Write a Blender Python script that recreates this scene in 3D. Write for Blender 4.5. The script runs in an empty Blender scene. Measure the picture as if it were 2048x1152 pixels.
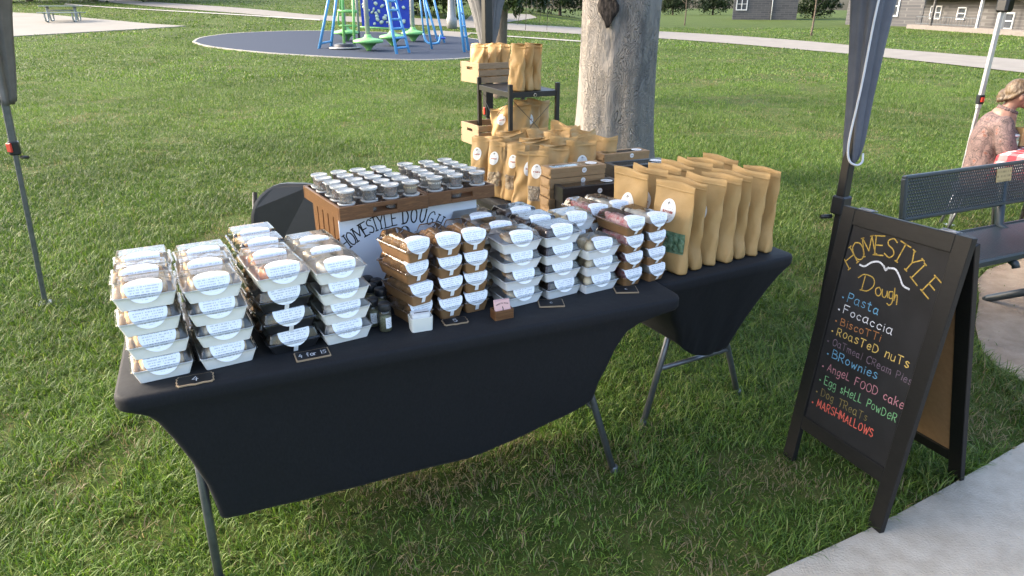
import bpy, math, random
import numpy as np
from mathutils import Vector, Matrix
R = math.radians
scene = bpy.context.scene
COL = scene.collection

# ------------------------------------------------------------------ camera
FPX, PITCH, CAMH = 1400.0, R(22), 1.7
cam_d = bpy.data.cameras.new('camera')
cam_d.sensor_width = 36.0
cam_d.lens = FPX / 2048 * 36.0
cam_d.clip_start = 0.05
cam_d.clip_end = 600
cam_o = bpy.data.objects.new('camera', cam_d)
COL.objects.link(cam_o)
cam_o.location = (0, 0, CAMH)
cam_o.rotation_euler = (R(90) - PITCH, 0, 0)
scene.camera = cam_o

# ------------------------------------------------------------------ world, sun
SUN_EL, SUN_AZ = R(32), R(171)          # azimuth counted from +X towards +Y: low sun from the left, a little behind the stall
sun_dir = Vector((math.cos(SUN_EL) * math.cos(SUN_AZ), math.cos(SUN_EL) * math.sin(SUN_AZ), math.sin(SUN_EL)))
world = bpy.data.worlds.new('World')
scene.world = world
world.use_nodes = True
wn = world.node_tree
sky = wn.nodes.new('ShaderNodeTexSky')
sky.sky_type = 'NISHITA'
sky.sun_disc = False
sky.sun_elevation = SUN_EL
sky.sun_rotation = R(90) - SUN_AZ
sky.air_density = 1.0
sky.dust_density = 4.0
sky.ozone_density = 1.0
bg = wn.nodes['Background']
bg.inputs['Strength'].default_value = 0.15
wn.links.new(sky.outputs[0], bg.inputs['Color'])
sd = bpy.data.lights.new('sun', 'SUN')
sd.energy = 1.0
sd.angle = R(13)
sd.color = (1.0, 0.90, 0.74)
so = bpy.data.objects.new('sun', sd)
COL.objects.link(so)
so.rotation_euler = sun_dir.to_track_quat('Z', 'Y').to_euler()
scene.view_settings.view_transform = 'Standard'
scene.view_settings.look = 'None'
scene.view_settings.exposure = 2.36
scene.view_settings.gamma = 1.0
scene.cycles.use_denoising = True
scene.cycles.max_bounces = 10
scene.cycles.transparent_max_bounces = 40
scene.cycles.caustics_reflective = False
scene.cycles.caustics_refractive = False

# ------------------------------------------------------------------ pixel -> place (photo is 2048 x 1152)
_fw = Vector((0, math.cos(PITCH), -math.sin(PITCH)))
_rt = Vector((1, 0, 0))
_up = _rt.cross(_fw)
def ray(x, y): return _fw + _rt * ((x - 1024) / FPX) - _up * ((y - 576) / FPX)
def at(x, y, z=0.0):
    d = ray(x, y); t = (z - CAMH) / d.z
    return Vector((0, 0, CAMH)) + d * t
def atY(x, y, Y):
    d = ray(x, y)
    return Vector((0, 0, CAMH)) + d * (Y / d.y)
def ground_z(x, y):
    k = np.clip((14.0 - x) / 28.0, 0, 1); k = k * k * (3 - 2 * k)
    yy = np.clip(y - 12.0, 0, 24.0)
    far = np.clip(y - 36.0, 0, 40.0)
    return k * (0.0013 * yy * yy + 0.0624 * far)
def gp(x, y):
    z = 0.0; p = None
    d = ray(x, y)
    t, prev = 0.5, 0.5
    o = Vector((0, 0, CAMH))
    while t < 140:
        p = o + d * t
        if p.z <= float(ground_z(p.x, p.y)): break
        prev = t; t *= 1.02
    a, b = prev, t
    for _ in range(30):
        m = (a + b) / 2; p = o + d * m
        if p.z <= float(ground_z(p.x, p.y)): b = m
        else: a = m
    p = o + d * b
    return Vector((p.x, p.y, float(ground_z(p.x, p.y))))

# ------------------------------------------------------------------ mesh builder
class MB:
    def __init__(s):
        s.v = []; s.f = []; s.mi = []; s.sm = []; s.uv = []; s.M = Matrix(); s.mat = 0
    def vert(s, p, uv=(0, 0)):
        q = s.M @ Vector(p); s.v.append((q.x, q.y, q.z)); s.uv.append(uv); return len(s.v) - 1
    def face(s, ids, smooth=False):
        s.f.append(tuple(ids)); s.mi.append(s.mat); s.sm.append(smooth)
    def poly(s, pts, uvs=None, smooth=False):
        s.face([s.vert(p, uvs[i] if uvs else (0, 0)) for i, p in enumerate(pts)], smooth)
    def box(s, c, size, rot=None, b=0.0):
        hx, hy, hz = size[0] / 2, size[1] / 2, size[2] / 2
        b = min(b, hx * .9, hy * .9, hz * .9)
        T = Matrix.Translation(Vector(c)) @ (rot.to_4x4() if rot else Matrix())
        old = s.M; s.M = old @ T
        if b <= 0:
            ids = {}
            for sx in (-1, 1):
                for sy in (-1, 1):
                    for sz in (-1, 1): ids[sx, sy, sz] = s.vert((sx * hx, sy * hy, sz * hz))
            for q in (((-1,-1,-1),(-1,1,-1),(1,1,-1),(1,-1,-1)), ((-1,-1,1),(1,-1,1),(1,1,1),(-1,1,1)),
                      ((-1,-1,-1),(1,-1,-1),(1,-1,1),(-1,-1,1)), ((1,1,-1),(-1,1,-1),(-1,1,1),(1,1,1)),
                      ((-1,1,-1),(-1,-1,-1),(-1,-1,1),(-1,1,1)), ((1,-1,-1),(1,1,-1),(1,1,1),(1,-1,1))):
                s.face([ids[k] for k in q])
        else:
            V = {}
            for sx in (-1, 1):
                for sy in (-1, 1):
                    for sz in (-1, 1):
                        V[sx, sy, sz, 0] = s.vert((sx * hx, sy * (hy - b), sz * (hz - b)))
                        V[sx, sy, sz, 1] = s.vert((sx * (hx - b), sy * hy, sz * (hz - b)))
                        V[sx, sy, sz, 2] = s.vert((sx * (hx - b), sy * (hy - b), sz * hz))
            for g in (-1, 1):
                s.face([V[g, a, c2, 0] for a, c2 in ((-1,-1),(1,-1),(1,1),(-1,1))][::g])
                s.face([V[a, g, c2, 1] for a, c2 in ((-1,-1),(-1,1),(1,1),(1,-1))][::g])
                s.face([V[a, c2, g, 2] for a, c2 in ((-1,-1),(1,-1),(1,1),(-1,1))][::g])
            for a in (-1, 1):
                for c2 in (-1, 1):
                    s.face([V[a, c2, -1, 0], V[a, c2, 1, 0], V[a, c2, 1, 1], V[a, c2, -1, 1]][::a * c2])
                    s.face([V[a, -1, c2, 0], V[a, -1, c2, 2], V[a, 1, c2, 2], V[a, 1, c2, 0]][::a * c2])
                    s.face([V[-1, a, c2, 1], V[1, a, c2, 1], V[1, a, c2, 2], V[-1, a, c2, 2]][::a * c2])
            for sx in (-1, 1):
                for sy in (-1, 1):
                    for sz in (-1, 1):
                        s.face([V[sx, sy, sz, k] for k in (0, 1, 2)][::sx * sy * sz])
        s.M = old
    def loft(s, rings, cap0=False, cap1=False, smooth=True, closed=True):
        ids = [[s.vert(p) for p in r] for r in rings]
        n = len(rings[0])
        for a, b in zip(ids[:-1], ids[1:]):
            for i in range(n if closed else n - 1):
                j = (i + 1) % n
                s.face((a[i], a[j], b[j], b[i]), smooth)
        if cap0: s.face(ids[0][::-1])
        if cap1: s.face(ids[-1])
    def tube(s, pts, r, n=8, caps=True, smooth=True, flat=1.0):
        pts = [Vector(p) for p in pts]
        rr = r if isinstance(r, (list, tuple)) else [r] * len(pts)
        t0 = (pts[1] - pts[0]).normalized()
        up = Vector((0, 0, 1)) if abs(t0.z) < .9 else Vector((0, 1, 0))
        nrm = t0.cross(up).normalized()
        rings = []
        for i, p in enumerate(pts):
            t = (pts[min(i + 1, len(pts) - 1)] - pts[max(i - 1, 0)]).normalized()
            nrm = (nrm - t * nrm.dot(t)).normalized()
            bn = t.cross(nrm)
            rings.append([p + nrm * math.cos(2 * math.pi * k / n) * rr[i] + bn * math.sin(2 * math.pi * k / n) * rr[i] * flat for k in range(n)])
        s.loft(rings, caps, caps, smooth)
    def bar(s, a, b, w, h, bev=0.001):
        a = Vector(a); b = Vector(b); d = b - a
        rot = d.to_track_quat('Z', 'Y').to_matrix()
        s.box((a + b) / 2, (w, h, d.length), rot, bev)
    def lathe(s, prof, n=20, c=(0, 0, 0), cap0=False, cap1=False, smooth=True):
        c = Vector(c)
        s.loft([[c + Vector((r * math.cos(2 * math.pi * k / n), r * math.sin(2 * math.pi * k / n), z)) for k in range(n)] for r, z in prof], cap0, cap1, smooth)
    def blob(s, c, rad, seed=0, amp=.12, nu=10, nv=7, rot=None):
        rnd = random.Random(seed)
        ph = [(rnd.uniform(1, 3), rnd.uniform(1, 3), rnd.uniform(0, 6), rnd.uniform(0, 6)) for _ in range(4)]
        c = Vector(c); rings = []
        for j in range(nv + 1):
            th = -math.pi / 2 + math.pi * (0.02 + .96 * j / nv)
            ring = []
            for i in range(nu):
                f = 2 * math.pi * i / nu
                k = 1 + amp * sum(math.sin(a * math.cos(f) * 2 + p1) * math.cos(b * math.sin(th) * 2 + math.sin(f) * a + p2) for a, b, p1, p2 in ph) / 2
                q = Vector((rad[0] * math.cos(th) * math.cos(f) * k, rad[1] * math.cos(th) * math.sin(f) * k, rad[2] * math.sin(th) * k))
                if rot: q = rot @ q
                ring.append(c + q)
            rings.append(ring)
        s.loft(rings, True, True, True)
    def ribbon(s, pts, w, place, h=0.0):
        """flat brush stroke: pts 2-D, place(x, y, h) -> 3-D"""
        n = len(pts)
        if n < 2: return
        L = []; Rr = []
        for i in range(n):
            a = pts[max(i - 1, 0)]; b = pts[min(i + 1, n - 1)]
            dx, dy = b[0] - a[0], b[1] - a[1]; l = math.hypot(dx, dy) or 1
            nx, ny = -dy / l * w / 2, dx / l * w / 2
            ex = (-dx / l * w * .3 if i == 0 else dx / l * w * .3 if i == n - 1 else 0)
            ey = (-dy / l * w * .3 if i == 0 else dy / l * w * .3 if i == n - 1 else 0)
            L.append(s.vert(place(pts[i][0] + nx + ex, pts[i][1] + ny + ey, h)))
            Rr.append(s.vert(place(pts[i][0] - nx + ex, pts[i][1] - ny + ey, h)))
        for i in range(n - 1):
            s.face((Rr[i], Rr[i + 1], L[i + 1], L[i]))
    def build(s, name, mats, parent=None, mods=None):
        me = bpy.data.meshes.new(name)
        me.from_pydata(s.v, [], s.f)
        for m in (mats if isinstance(mats, (list, tuple)) else [mats]): me.materials.append(m)
        me.polygons.foreach_set('material_index', s.mi)
        me.polygons.foreach_set('use_smooth', s.sm)
        if any(u != (0, 0) for u in s.uv):
            l = me.uv_layers.new(name='UVMap')
            li = np.zeros(len(me.loops), dtype=np.int32); me.loops.foreach_get('vertex_index', li)
            l.data.foreach_set('uv', np.array(s.uv, dtype=np.float32)[li].ravel())
        me.update()
        o = bpy.data.objects.new(name, me)
        COL.objects.link(o)
        if parent: o.parent = parent
        return o

def thing(name, label, cat, loc=(0, 0, 0), rz=0.0, group=None):
    o = bpy.data.objects.new(name, None)
    o.empty_display_size = .05
    COL.objects.link(o)
    o.location = loc; o.rotation_euler = (0, 0, rz)
    return tag(o, label, cat, group)
def tag(o, label, cat, group=None):
    o['label'] = label; o['category'] = cat
    if group: o['group'] = group
    return o
def setting(o, kind='structure'):
    o['kind'] = kind; return o
KIDS = {}
def dup(root, loc, rot=(0, 0, 0), label=None, group=None):
    r = root.copy(); COL.objects.link(r)
    r.location = loc; r.rotation_euler = rot if isinstance(rot, (tuple, list)) else (0, 0, rot)
    if label: r['label'] = label
    if group: r['group'] = group
    if root.name not in KIDS: KIDS[root.name] = [(c, list(c.children)) for c in root.children]
    for ch, gs in KIDS[root.name]:
        c = ch.copy(); COL.objects.link(c); c.parent = r
        for g in gs:
            d = g.copy(); COL.objects.link(d); d.parent = c
    return r
class Placer:
    """the first placing moves the built thing itself, later ones copy it"""
    def __init__(s, root): s.root = root; s.used = False
    def put(s, loc, rot=0.0, label=None, group=None):
        if s.used: return dup(s.root, loc, rot, label, group)
        s.used = True; r = s.root
        r.location = loc; r.rotation_euler = rot if isinstance(rot, (tuple, list)) else (0, 0, rot)
        if label: r['label'] = label
        if group: r['group'] = group
        return r
ORD = ['lowest', 'second from the bottom', 'third from the bottom', 'fourth from the bottom', 'fifth from the bottom', 'sixth from the bottom', 'seventh from the bottom']
NTH = ['first', 'second', 'third', 'fourth', 'fifth', 'sixth', 'seventh', 'eighth']

def rrect(x0, x1, y0, y1, r, z, seg=4):
    pts = []
    for cx, cy, a0 in ((x1 - r, y1 - r, 0), (x0 + r, y1 - r, 90), (x0 + r, y0 + r, 180), (x1 - r, y0 + r, 270)):
        for k in range(seg + 1):
            a = R(a0 + 90 * k / seg)
            pts.append(Vector((cx + r * math.cos(a), cy + r * math.sin(a), z)))
    return pts
def smoothpath(pts, sub=6):
    P = [Vector(p) for p in pts]
    if len(P) < 3: return P
    out = []
    for i in range(len(P) - 1):
        p0 = P[i - 1] if i else P[0] * 2 - P[1]
        p1, p2 = P[i], P[i + 1]
        p3 = P[i + 2] if i + 2 < len(P) else P[-1] * 2 - P[-2]
        for k in range(sub):
            t = k / sub
            out.append(.5 * ((2 * p1) + (-p0 + p2) * t + (2 * p0 - 5 * p1 + 4 * p2 - p3) * t * t + (-p0 + 3 * p1 - 3 * p2 + p3) * t ** 3))
    out.append(P[-1])
    return out

# ------------------------------------------------------------------ materials
def nd(nt, t, **kw):
    n = nt.nodes.new(t)
    for k, v in kw.items(): setattr(n, k, v)
    return n
def base_mat(name):
    m = bpy.data.materials.new(name); m.use_nodes = True
    nt = m.node_tree
    return m, nt, nt.nodes['Principled BSDF'], nt.nodes['Material Output']
def ramp(nt, fac, stops):
    r = nd(nt, 'ShaderNodeValToRGB')
    els = r.color_ramp.elements
    els[0].position, els[0].color = stops[0][0], (*stops[0][1], 1)
    els[1].position, els[1].color = stops[-1][0], (*stops[-1][1], 1)
    for p, c in stops[1:-1]:
        e = els.new(p); e.color = (*c, 1)
    nt.links.new(fac, r.inputs['Fac'])
    return r.outputs['Color']
def pmat(name, c1, c2=None, scale=6, rough=.6, spec=.5, metal=0, bump=0, bscale=60, detail=5, stretch=(1, 1, 1), rand=0.0, lo=.3, hi=.7, sheen=0, dist=0.0, c3=None, coat=0):
    m, nt, b, out = base_mat(name)
    L = nt.links.new
    tc = nd(nt, 'ShaderNodeTexCoord'); mp = nd(nt, 'ShaderNodeMapping')
    mp.inputs['Scale'].default_value = stretch
    L(tc.outputs['Object'], mp.inputs['Vector'])
    oi = nd(nt, 'ShaderNodeObjectInfo')
    add = nd(nt, 'ShaderNodeVectorMath', operation='ADD')
    L(mp.outputs[0], add.inputs[0])
    sc = nd(nt, 'ShaderNodeMath', operation='MULTIPLY'); sc.inputs[1].default_value = 37.0
    L(oi.outputs['Random'], sc.inputs[0])
    L(sc.outputs[0], add.inputs[1])
    vec = add.outputs[0]
    if c2 is None: c2 = tuple(x * .8 for x in c1)
    n = nd(nt, 'ShaderNodeTexNoise'); n.inputs['Scale'].default_value = scale; n.inputs['Detail'].default_value = detail
    n.inputs['Roughness'].default_value = .6; n.inputs['Distortion'].default_value = dist
    L(vec, n.inputs['Vector'])
    stops = [(lo, c1), (hi, c2)] if c3 is None else [(lo, c1), ((lo + hi) / 2, c2), (hi, c3)]
    col = ramp(nt, n.outputs['Fac'], stops)
    if rand:
        hs = nd(nt, 'ShaderNodeHueSaturation')
        mr = nd(nt, 'ShaderNodeMapRange')
        mr.inputs['To Min'].default_value = 1 - rand; mr.inputs['To Max'].default_value = 1 + rand
        L(oi.outputs['Random'], mr.inputs['Value']); L(mr.outputs[0], hs.inputs['Value']); L(col, hs.inputs['Color'])
        col = hs.outputs['Color']
    L(col, b.inputs['Base Color'])
    b.inputs['Roughness'].default_value = rough
    b.inputs['Specular IOR Level'].default_value = spec
    b.inputs['Metallic'].default_value = metal
    if sheen: b.inputs['Sheen Weight'].default_value = sheen
    if coat: b.inputs['Coat Weight'].default_value = coat
    if bump:
        bd_ = .035 if name == 'black_spandex' else .01
        n2 = nd(nt, 'ShaderNodeTexNoise'); n2.inputs['Scale'].default_value = bscale; n2.inputs['Detail'].default_value = 4
        L(vec, n2.inputs['Vector'])
        bp = nd(nt, 'ShaderNodeBump'); bp.inputs['Strength'].default_value = bump; bp.inputs['Distance'].default_value = bd_
        L(n2.outputs['Fac'], bp.inputs['Height']); L(bp.outputs[0], b.inputs['Normal'])
    return m
def clear_mat(name, tint=(.97, .98, .98), haze=0.04, rough=.06, gloss=1.0):
    """thin clear plastic: see-through, with a Fresnel reflection and a little haze"""
    m, nt, b, out = base_mat(name)
    L = nt.links.new
    nt.nodes.remove(b)
    tr = nd(nt, 'ShaderNodeBsdfTransparent'); tr.inputs['Color'].default_value = (*tint, 1)
    df = nd(nt, 'ShaderNodeBsdfDiffuse'); df.inputs['Color'].default_value = (.85, .86, .86, 1)
    gl = nd(nt, 'ShaderNodeBsdfGlossy'); gl.inputs['Roughness'].default_value = rough; gl.inputs['Color'].default_value = (gloss, gloss, gloss, 1)
    m1 = nd(nt, 'ShaderNodeMixShader'); m1.inputs[0].default_value = haze
    L(tr.outputs[0], m1.inputs[1]); L(df.outputs[0], m1.inputs[2])
    fr = nd(nt, 'ShaderNodeFresnel'); fr.inputs['IOR'].default_value = 1.5
    nz = nd(nt, 'ShaderNodeTexNoise'); nz.inputs['Scale'].default_value = 22; tc = nd(nt, 'ShaderNodeTexCoord')
    L(tc.outputs['Object'], nz.inputs['Vector'])
    bp = nd(nt, 'ShaderNodeBump'); bp.inputs['Strength'].default_value = .12; bp.inputs['Distance'].default_value = .01
    L(nz.outputs['Fac'], bp.inputs['Height']); L(bp.outputs[0], gl.inputs['Normal']); L(bp.outputs[0], fr.inputs['Normal'])
    mu = nd(nt, 'ShaderNodeMath', operation='MULTIPLY_ADD'); mu.inputs[1].default_value = 1.0; mu.inputs[2].default_value = .008; mu.use_clamp = True
    L(fr.outputs[0], mu.inputs[0])
    m2 = nd(nt, 'ShaderNodeMixShader')
    L(mu.outputs[0], m2.inputs[0]); L(m1.outputs[0], m2.inputs[1]); L(gl.outputs[0], m2.inputs[2])
    L(m2.outputs[0], out.inputs['Surface'])
    return m
def cloth_mat(name, c, back):
    m, nt, b, out = base_mat(name); L = nt.links.new
    b.inputs['Base Color'].default_value = (*c, 1); b.inputs['Roughness'].default_value = .8; b.inputs['Specular IOR Level'].default_value = .2
    tl = nd(nt, 'ShaderNodeBsdfTranslucent'); tl.inputs['Color'].default_value = (*back, 1)
    mx = nd(nt, 'ShaderNodeMixShader'); mx.inputs[0].default_value = .5
    L(b.outputs[0], mx.inputs[1]); L(tl.outputs[0], mx.inputs[2]); L(mx.outputs[0], out.inputs['Surface'])
    return m
def print_mat(name, paper=(.84, .85, .87), ink=(.33, .34, .39), rows=13.0, head=None, dens=.47):
    """small print on a sticker: rows of word-like marks in UV space (0..1), kept off the rim"""
    m, nt, b, out = base_mat(name)
    L = nt.links.new
    uv = nd(nt, 'ShaderNodeUVMap'); sep = nd(nt, 'ShaderNodeSeparateXYZ'); L(uv.outputs[0], sep.inputs[0])
    def M(op, a, bb=None, c=None):
        n = nd(nt, 'ShaderNodeMath', operation=op)
        for i, q in enumerate((a, bb, c)):
            if q is None: continue
            if isinstance(q, (int, float)): n.inputs[i].default_value = q
            else: L(q, n.inputs[i])
        return n.outputs[0]
    u, v = sep.outputs['X'], sep.outputs['Y']
    rowf = M('MULTIPLY', v, rows)
    inrow = M('LESS_THAN', M('FRACT', rowf), .48)
    rowi = M('FLOOR', rowf)
    oi = nd(nt, 'ShaderNodeObjectInfo')
    cb = nd(nt, 'ShaderNodeCombineXYZ'); L(M('MULTIPLY', u, 30.0), cb.inputs[0]); L(M('MULTIPLY', rowi, 7.3), cb.inputs[1]); L(M('MULTIPLY', oi.outputs['Random'], 40.0), cb.inputs[2])
    nz = nd(nt, 'ShaderNodeTexNoise'); nz.inputs['Scale'].default_value = 1.0; nz.inputs['Detail'].default_value = 1.0
    L(cb.outputs[0], nz.inputs['Vector'])
    word = M('GREATER_THAN', nz.outputs['Fac'], dens)
    du = M('SUBTRACT', u, .5); dv = M('SUBTRACT', v, .5)
    r2 = M('ADD', M('MULTIPLY', du, du), M('MULTIPLY', dv, dv))
    ins = M('LESS_THAN', r2, .165)
    mask = M('MULTIPLY', M('MULTIPLY', inrow, word), ins)
    mx = nd(nt, 'ShaderNodeMix', data_type='RGBA')
    mx.inputs[6].default_value = (*paper, 1); mx.inputs[7].default_value = (*ink, 1)
    L(M('MULTIPLY', mask, .6), mx.inputs[0])
    col = mx.outputs[2]
    if head:
        band = M('MULTIPLY', M('MULTIPLY', M('GREATER_THAN', v, head[1]), M('LESS_THAN', v, head[2])), M('LESS_THAN', M('ABSOLUTE', du), head[3]))
        band = M('MULTIPLY', band, M('GREATER_THAN', nz.outputs['Fac'], .42))
        m3 = nd(nt, 'ShaderNodeMix', data_type='RGBA'); L(band, m3.inputs[0]); L(col, m3.inputs[6]); m3.inputs[7].default_value = (*head[0], 1)
        col = m3.outputs[2]
    L(col, b.inputs['Base Color'])
    b.inputs['Roughness'].default_value = .55
    return m

MAT = dict(
    white_card=pmat('white_card', (.82, .805, .765), (.86, .845, .805), 14, .6, .3, bump=.05, bscale=120, rand=.04),
    grey_card=pmat('grey_card', (.76, .765, .775), (.80, .805, .815), 14, .6, .3, bump=.05, bscale=120, rand=.04),
    black_card=pmat('black_card', (.012, .012, .014), (.02, .02, .022), 14, .35, .5),
    brown_card=pmat('brown_card', (.21, .112, .048), (.26, .145, .066), 30, .65, .3, bump=.06, bscale=150, rand=.08),
    kraft=pmat('kraft_paper', (.395, .245, .098), (.46, .295, .125), 7, .55, .35, bump=.5, bscale=15, rand=.07),
    kraft_dark=pmat('kraft_card', (.28, .172, .085), (.33, .21, .108), 30, .65, .3, bump=.05, bscale=120, rand=.05),
    black_cloth=pmat('black_spandex', (.0058, .0062, .0080), (.0098, .0104, .0130), 160, .72, .22, bump=.30, bscale=3.6, sheen=.03, stretch=(1, 1, .45)),
    black_metal=pmat('black_metal', (.007, .007, .008), (.011, .011, .012), 20, .4, .5),
    black_plastic=pmat('black_plastic', (.008, .009, .011), (.012, .013, .016), 20, .42, .5, bump=.03, bscale=200),
    grey_metal=pmat('grey_metal', (.13, .14, .16), (.19, .20, .22), 30, .38, .5, metal=.7),
    silver=pmat('silver_metal', (.50, .51, .53), (.6, .61, .63), 30, .35, .5, metal=.6),
    pale_wood=pmat('pale_wood', (.33, .24, .15), (.25, .175, .105), 8, .6, .3, stretch=(3, 22, 22), bump=.08, bscale=30, dist=.6, rand=.06),
    walnut=pmat('stained_wood', (.19, .085, .032), (.11, .047, .018), 6, .42, .45, stretch=(3, 26, 26), bump=.08, bscale=30, dist=.8, c3=(.235, .11, .042), lo=.25, hi=.75),
    poster=pmat('poster_board', (.66, .69, .76), (.72, .745, .80), 3, .55, .3),
    ink=pmat('black_ink', (.01, .01, .012), None, 5, .6, .3),
    cream=pmat('cream_plastic', (.70, .69, .62), (.74, .73, .66), 8, .4, .5),
    canopy=pmat('grey_canopy', (.075, .08, .10), (.105, .11, .13), 12, .75, .25, bump=.12, bscale=9),
    canopy_roof=cloth_mat('canopy_roof', (.36, .36, .37), (.56, .56, .56)),
    canopy_lining=pmat('grey_lining', (.12, .12, .122), (.165, .165, .167), 12, .75, .25, bump=.2, bscale=12),
    zip_white=pmat('white_zip', (.58, .59, .62), None, 5, .6),
    red=pmat('red_plastic', (.45, .035, .02), (.55, .05, .03), 5, .4, .5),
    clear=clear_mat('clear_plastic', (.99, .995, .995), .012, .05),
    cup_clear=clear_mat('cup_plastic', (.98, .985, .985), .28, .10),
    cup_lid=clear_mat('cup_lid_plastic', (.97, .975, .975), .42, .2),
    window=clear_mat('bag_window', (.96, .95, .93), .05, .12),
    glass=clear_mat('jar_glass', (.95, .97, .96), .02, .03),
    label=print_mat('sticker_print'),
    bag_label=print_mat('bag_sticker_print', (.78, .78, .77), (.34, .33, .33), 15.0, ((.30, .06, .04), .42, .52, .33), .5),
    gold_plate=print_mat('plaque_print', (.42, .30, .13), (.10, .07, .03), 5.0),
    chalk_board=pmat('chalk_board', (.005, .005, .006), (.017, .0175, .020), 4, .6, .25, detail=8),
    black_wood=pmat('black_painted_wood', (.005, .005, .0055), (.008, .008, .0085), 25, .5, .3, stretch=(1, 1, 4), bump=.05, bscale=40),
    mdf=pmat('fibreboard', (.25, .15, .075), (.30, .185, .095), 40, .7, .25),
    pink_paper=pmat('pink_paper', (.68, .40, .36), (.72, .44, .40), 10, .6),
)
FOOD = dict(
    roll=pmat('pale_rolls', (.78, .64, .44), (.60, .38, .17), 26, .6, .3, bump=.3, bscale=50, lo=.38, hi=.72, c3=(.26, .12, .04)),
    pastry=pmat('cream_pastry', (.80, .70, .54), (.64, .45, .26), 24, .6, .3, bump=.3, bscale=50, lo=.4, hi=.75),
    glazed=pmat('glazed_pastry', (.50, .21, .07), (.26, .09, .03), 24, .4, .5, bump=.25, bscale=50, lo=.4, hi=.75),
    cookie=pmat('cookie', (.56, .38, .20), (.30, .16, .075), 40, .7, .3, bump=.4, bscale=70, lo=.4, hi=.7),
    biscotti=pmat('biscotti', (.50, .27, .10), (.34, .165, .055), 30, .65, .3, bump=.4, bscale=60, lo=.35, hi=.7),
    brownie=pmat('brownie', (.045, .022, .014), (.09, .045, .025), 40, .5, .4, bump=.5, bscale=60),
    bun=pmat('cream_bun', (.72, .58, .36), (.62, .43, .20), 14, .6, .3, bump=.15, bscale=40, lo=.35, hi=.75),
    pink=pmat('pink_cake', (.62, .19, .19), (.74, .50, .46), 60, .7, .3, bump=.5, bscale=90, lo=.4, hi=.62),
    white=pmat('white_meringue', (.74, .70, .62), (.62, .54, .42), 30, .6, .3, bump=.3, bscale=60),
    herb=pmat('green_herb', (.045, .10, .055), (.16, .235, .14), 60, .6, .3),
    pasta=pmat('dry_pasta', (.42, .34, .24), (.20, .135, .075), 30, .6, .3),
    oat=pmat('dried_pieces', (.40, .36, .30), (.18, .13, .09), 90, .7, .3, bump=.6, bscale=120, lo=.4, hi=.65),
    spice=pmat('green_spice', (.20, .20, .11), (.32, .31, .20), 220, .8, .2, lo=.4, hi=.6),
)

# ================================================================== SETTING
def inside(px, py, poly):
    n = len(poly); r = np.zeros(px.shape, bool); j = n - 1
    for i in range(n):
        xi, yi = poly[i]; xj, yj = poly[j]
        if yi != yj:
            c = ((yi > py) != (yj > py)) & (px < (xj - xi) * (py - yi) / (yj - yi) + xi)
            r ^= c
        j = i
    return r
def vnoise(x, y, seed=0):
    rs = np.random.RandomState(seed); T = rs.rand(256, 256)
    xi = np.floor(x).astype(int); yi = np.floor(y).astype(int); fx = x - xi; fy = y - yi
    fx = fx * fx * (3 - 2 * fx); fy = fy * fy * (3 - 2 * fy)
    g = lambda a, b: T[a % 256, b % 256]
    return (g(xi, yi) * (1 - fx) + g(xi + 1, yi) * fx) * (1 - fy) + (g(xi, yi + 1) * (1 - fx) + g(xi + 1, yi + 1) * fx) * fy
def px_curve(pts, sub=5):
    return [gp(p.x, p.y) for p in smoothpath([(x, y, 0) for x, y in pts], sub)]

def ground_material():
    m, nt, b, out = base_mat('turf_soil'); L = nt.links.new
    tc = nd(nt, 'ShaderNodeTexCoord')
    n1 = nd(nt, 'ShaderNodeTexNoise'); n1.inputs['Scale'].default_value = .55; n1.inputs['Detail'].default_value = 6
    n2 = nd(nt, 'ShaderNodeTexNoise'); n2.inputs['Scale'].default_value = 9; n2.inputs['Detail'].default_value = 8; n2.inputs['Roughness'].default_value = .75
    L(tc.outputs['Object'], n1.inputs['Vector']); L(tc.outputs['Object'], n2.inputs['Vector'])
    c1 = ramp(nt, n1.outputs['Fac'], [(.3, (.040, .068, .012)), (.7, (.066, .104, .020))])
    c2 = ramp(nt, n2.outputs['Fac'], [(.3, (.45, .42, .4)), (.47, (.85, .85, .75)), (.56, (1.25, .95, 1.25)), (.72, (1.9, 1.25, 2.2))])
    mx = nd(nt, 'ShaderNodeMix', data_type='RGBA', blend_type='MULTIPLY'); mx.inputs[0].default_value = 1
    L(c1, mx.inputs[6]); L(c2, mx.inputs[7]); L(mx.outputs[2], b.inputs['Base Color'])
    b.inputs['Roughness'].default_value = .9; b.inputs['Specular IOR Level'].default_value = .1
    bp = nd(nt, 'ShaderNodeBump'); bp.inputs['Strength'].default_value = .8; bp.inputs['Distance'].default_value = .05
    L(n2.outputs['Fac'], bp.inputs['Height']); L(bp.outputs[0], b.inputs['Normal'])
    return m
xs = np.concatenate([np.linspace(-120, -20, 26)[:-1], np.linspace(-20, 20, 61), np.linspace(20, 120, 26)[1:]])
ys = np.concatenate([np.linspace(-12, 40, 70)[:-1], np.linspace(40, 76, 20)[:-1], np.linspace(76, 400, 16)])
gx, gy = np.meshgrid(xs, ys); gz = ground_z(gx, gy)
mb = MB()
nx = len(xs)
for i in range(len(ys)):
    for j in range(nx): mb.vert((gx[i, j], gy[i, j], gz[i, j]))
for i in range(len(ys) - 1):
    for j in range(nx - 1): mb.face((i * nx + j, i * nx + j + 1, (i + 1) * nx + j + 1, (i + 1) * nx + j), True)
setting(mb.build('ground', ground_material()))

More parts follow.
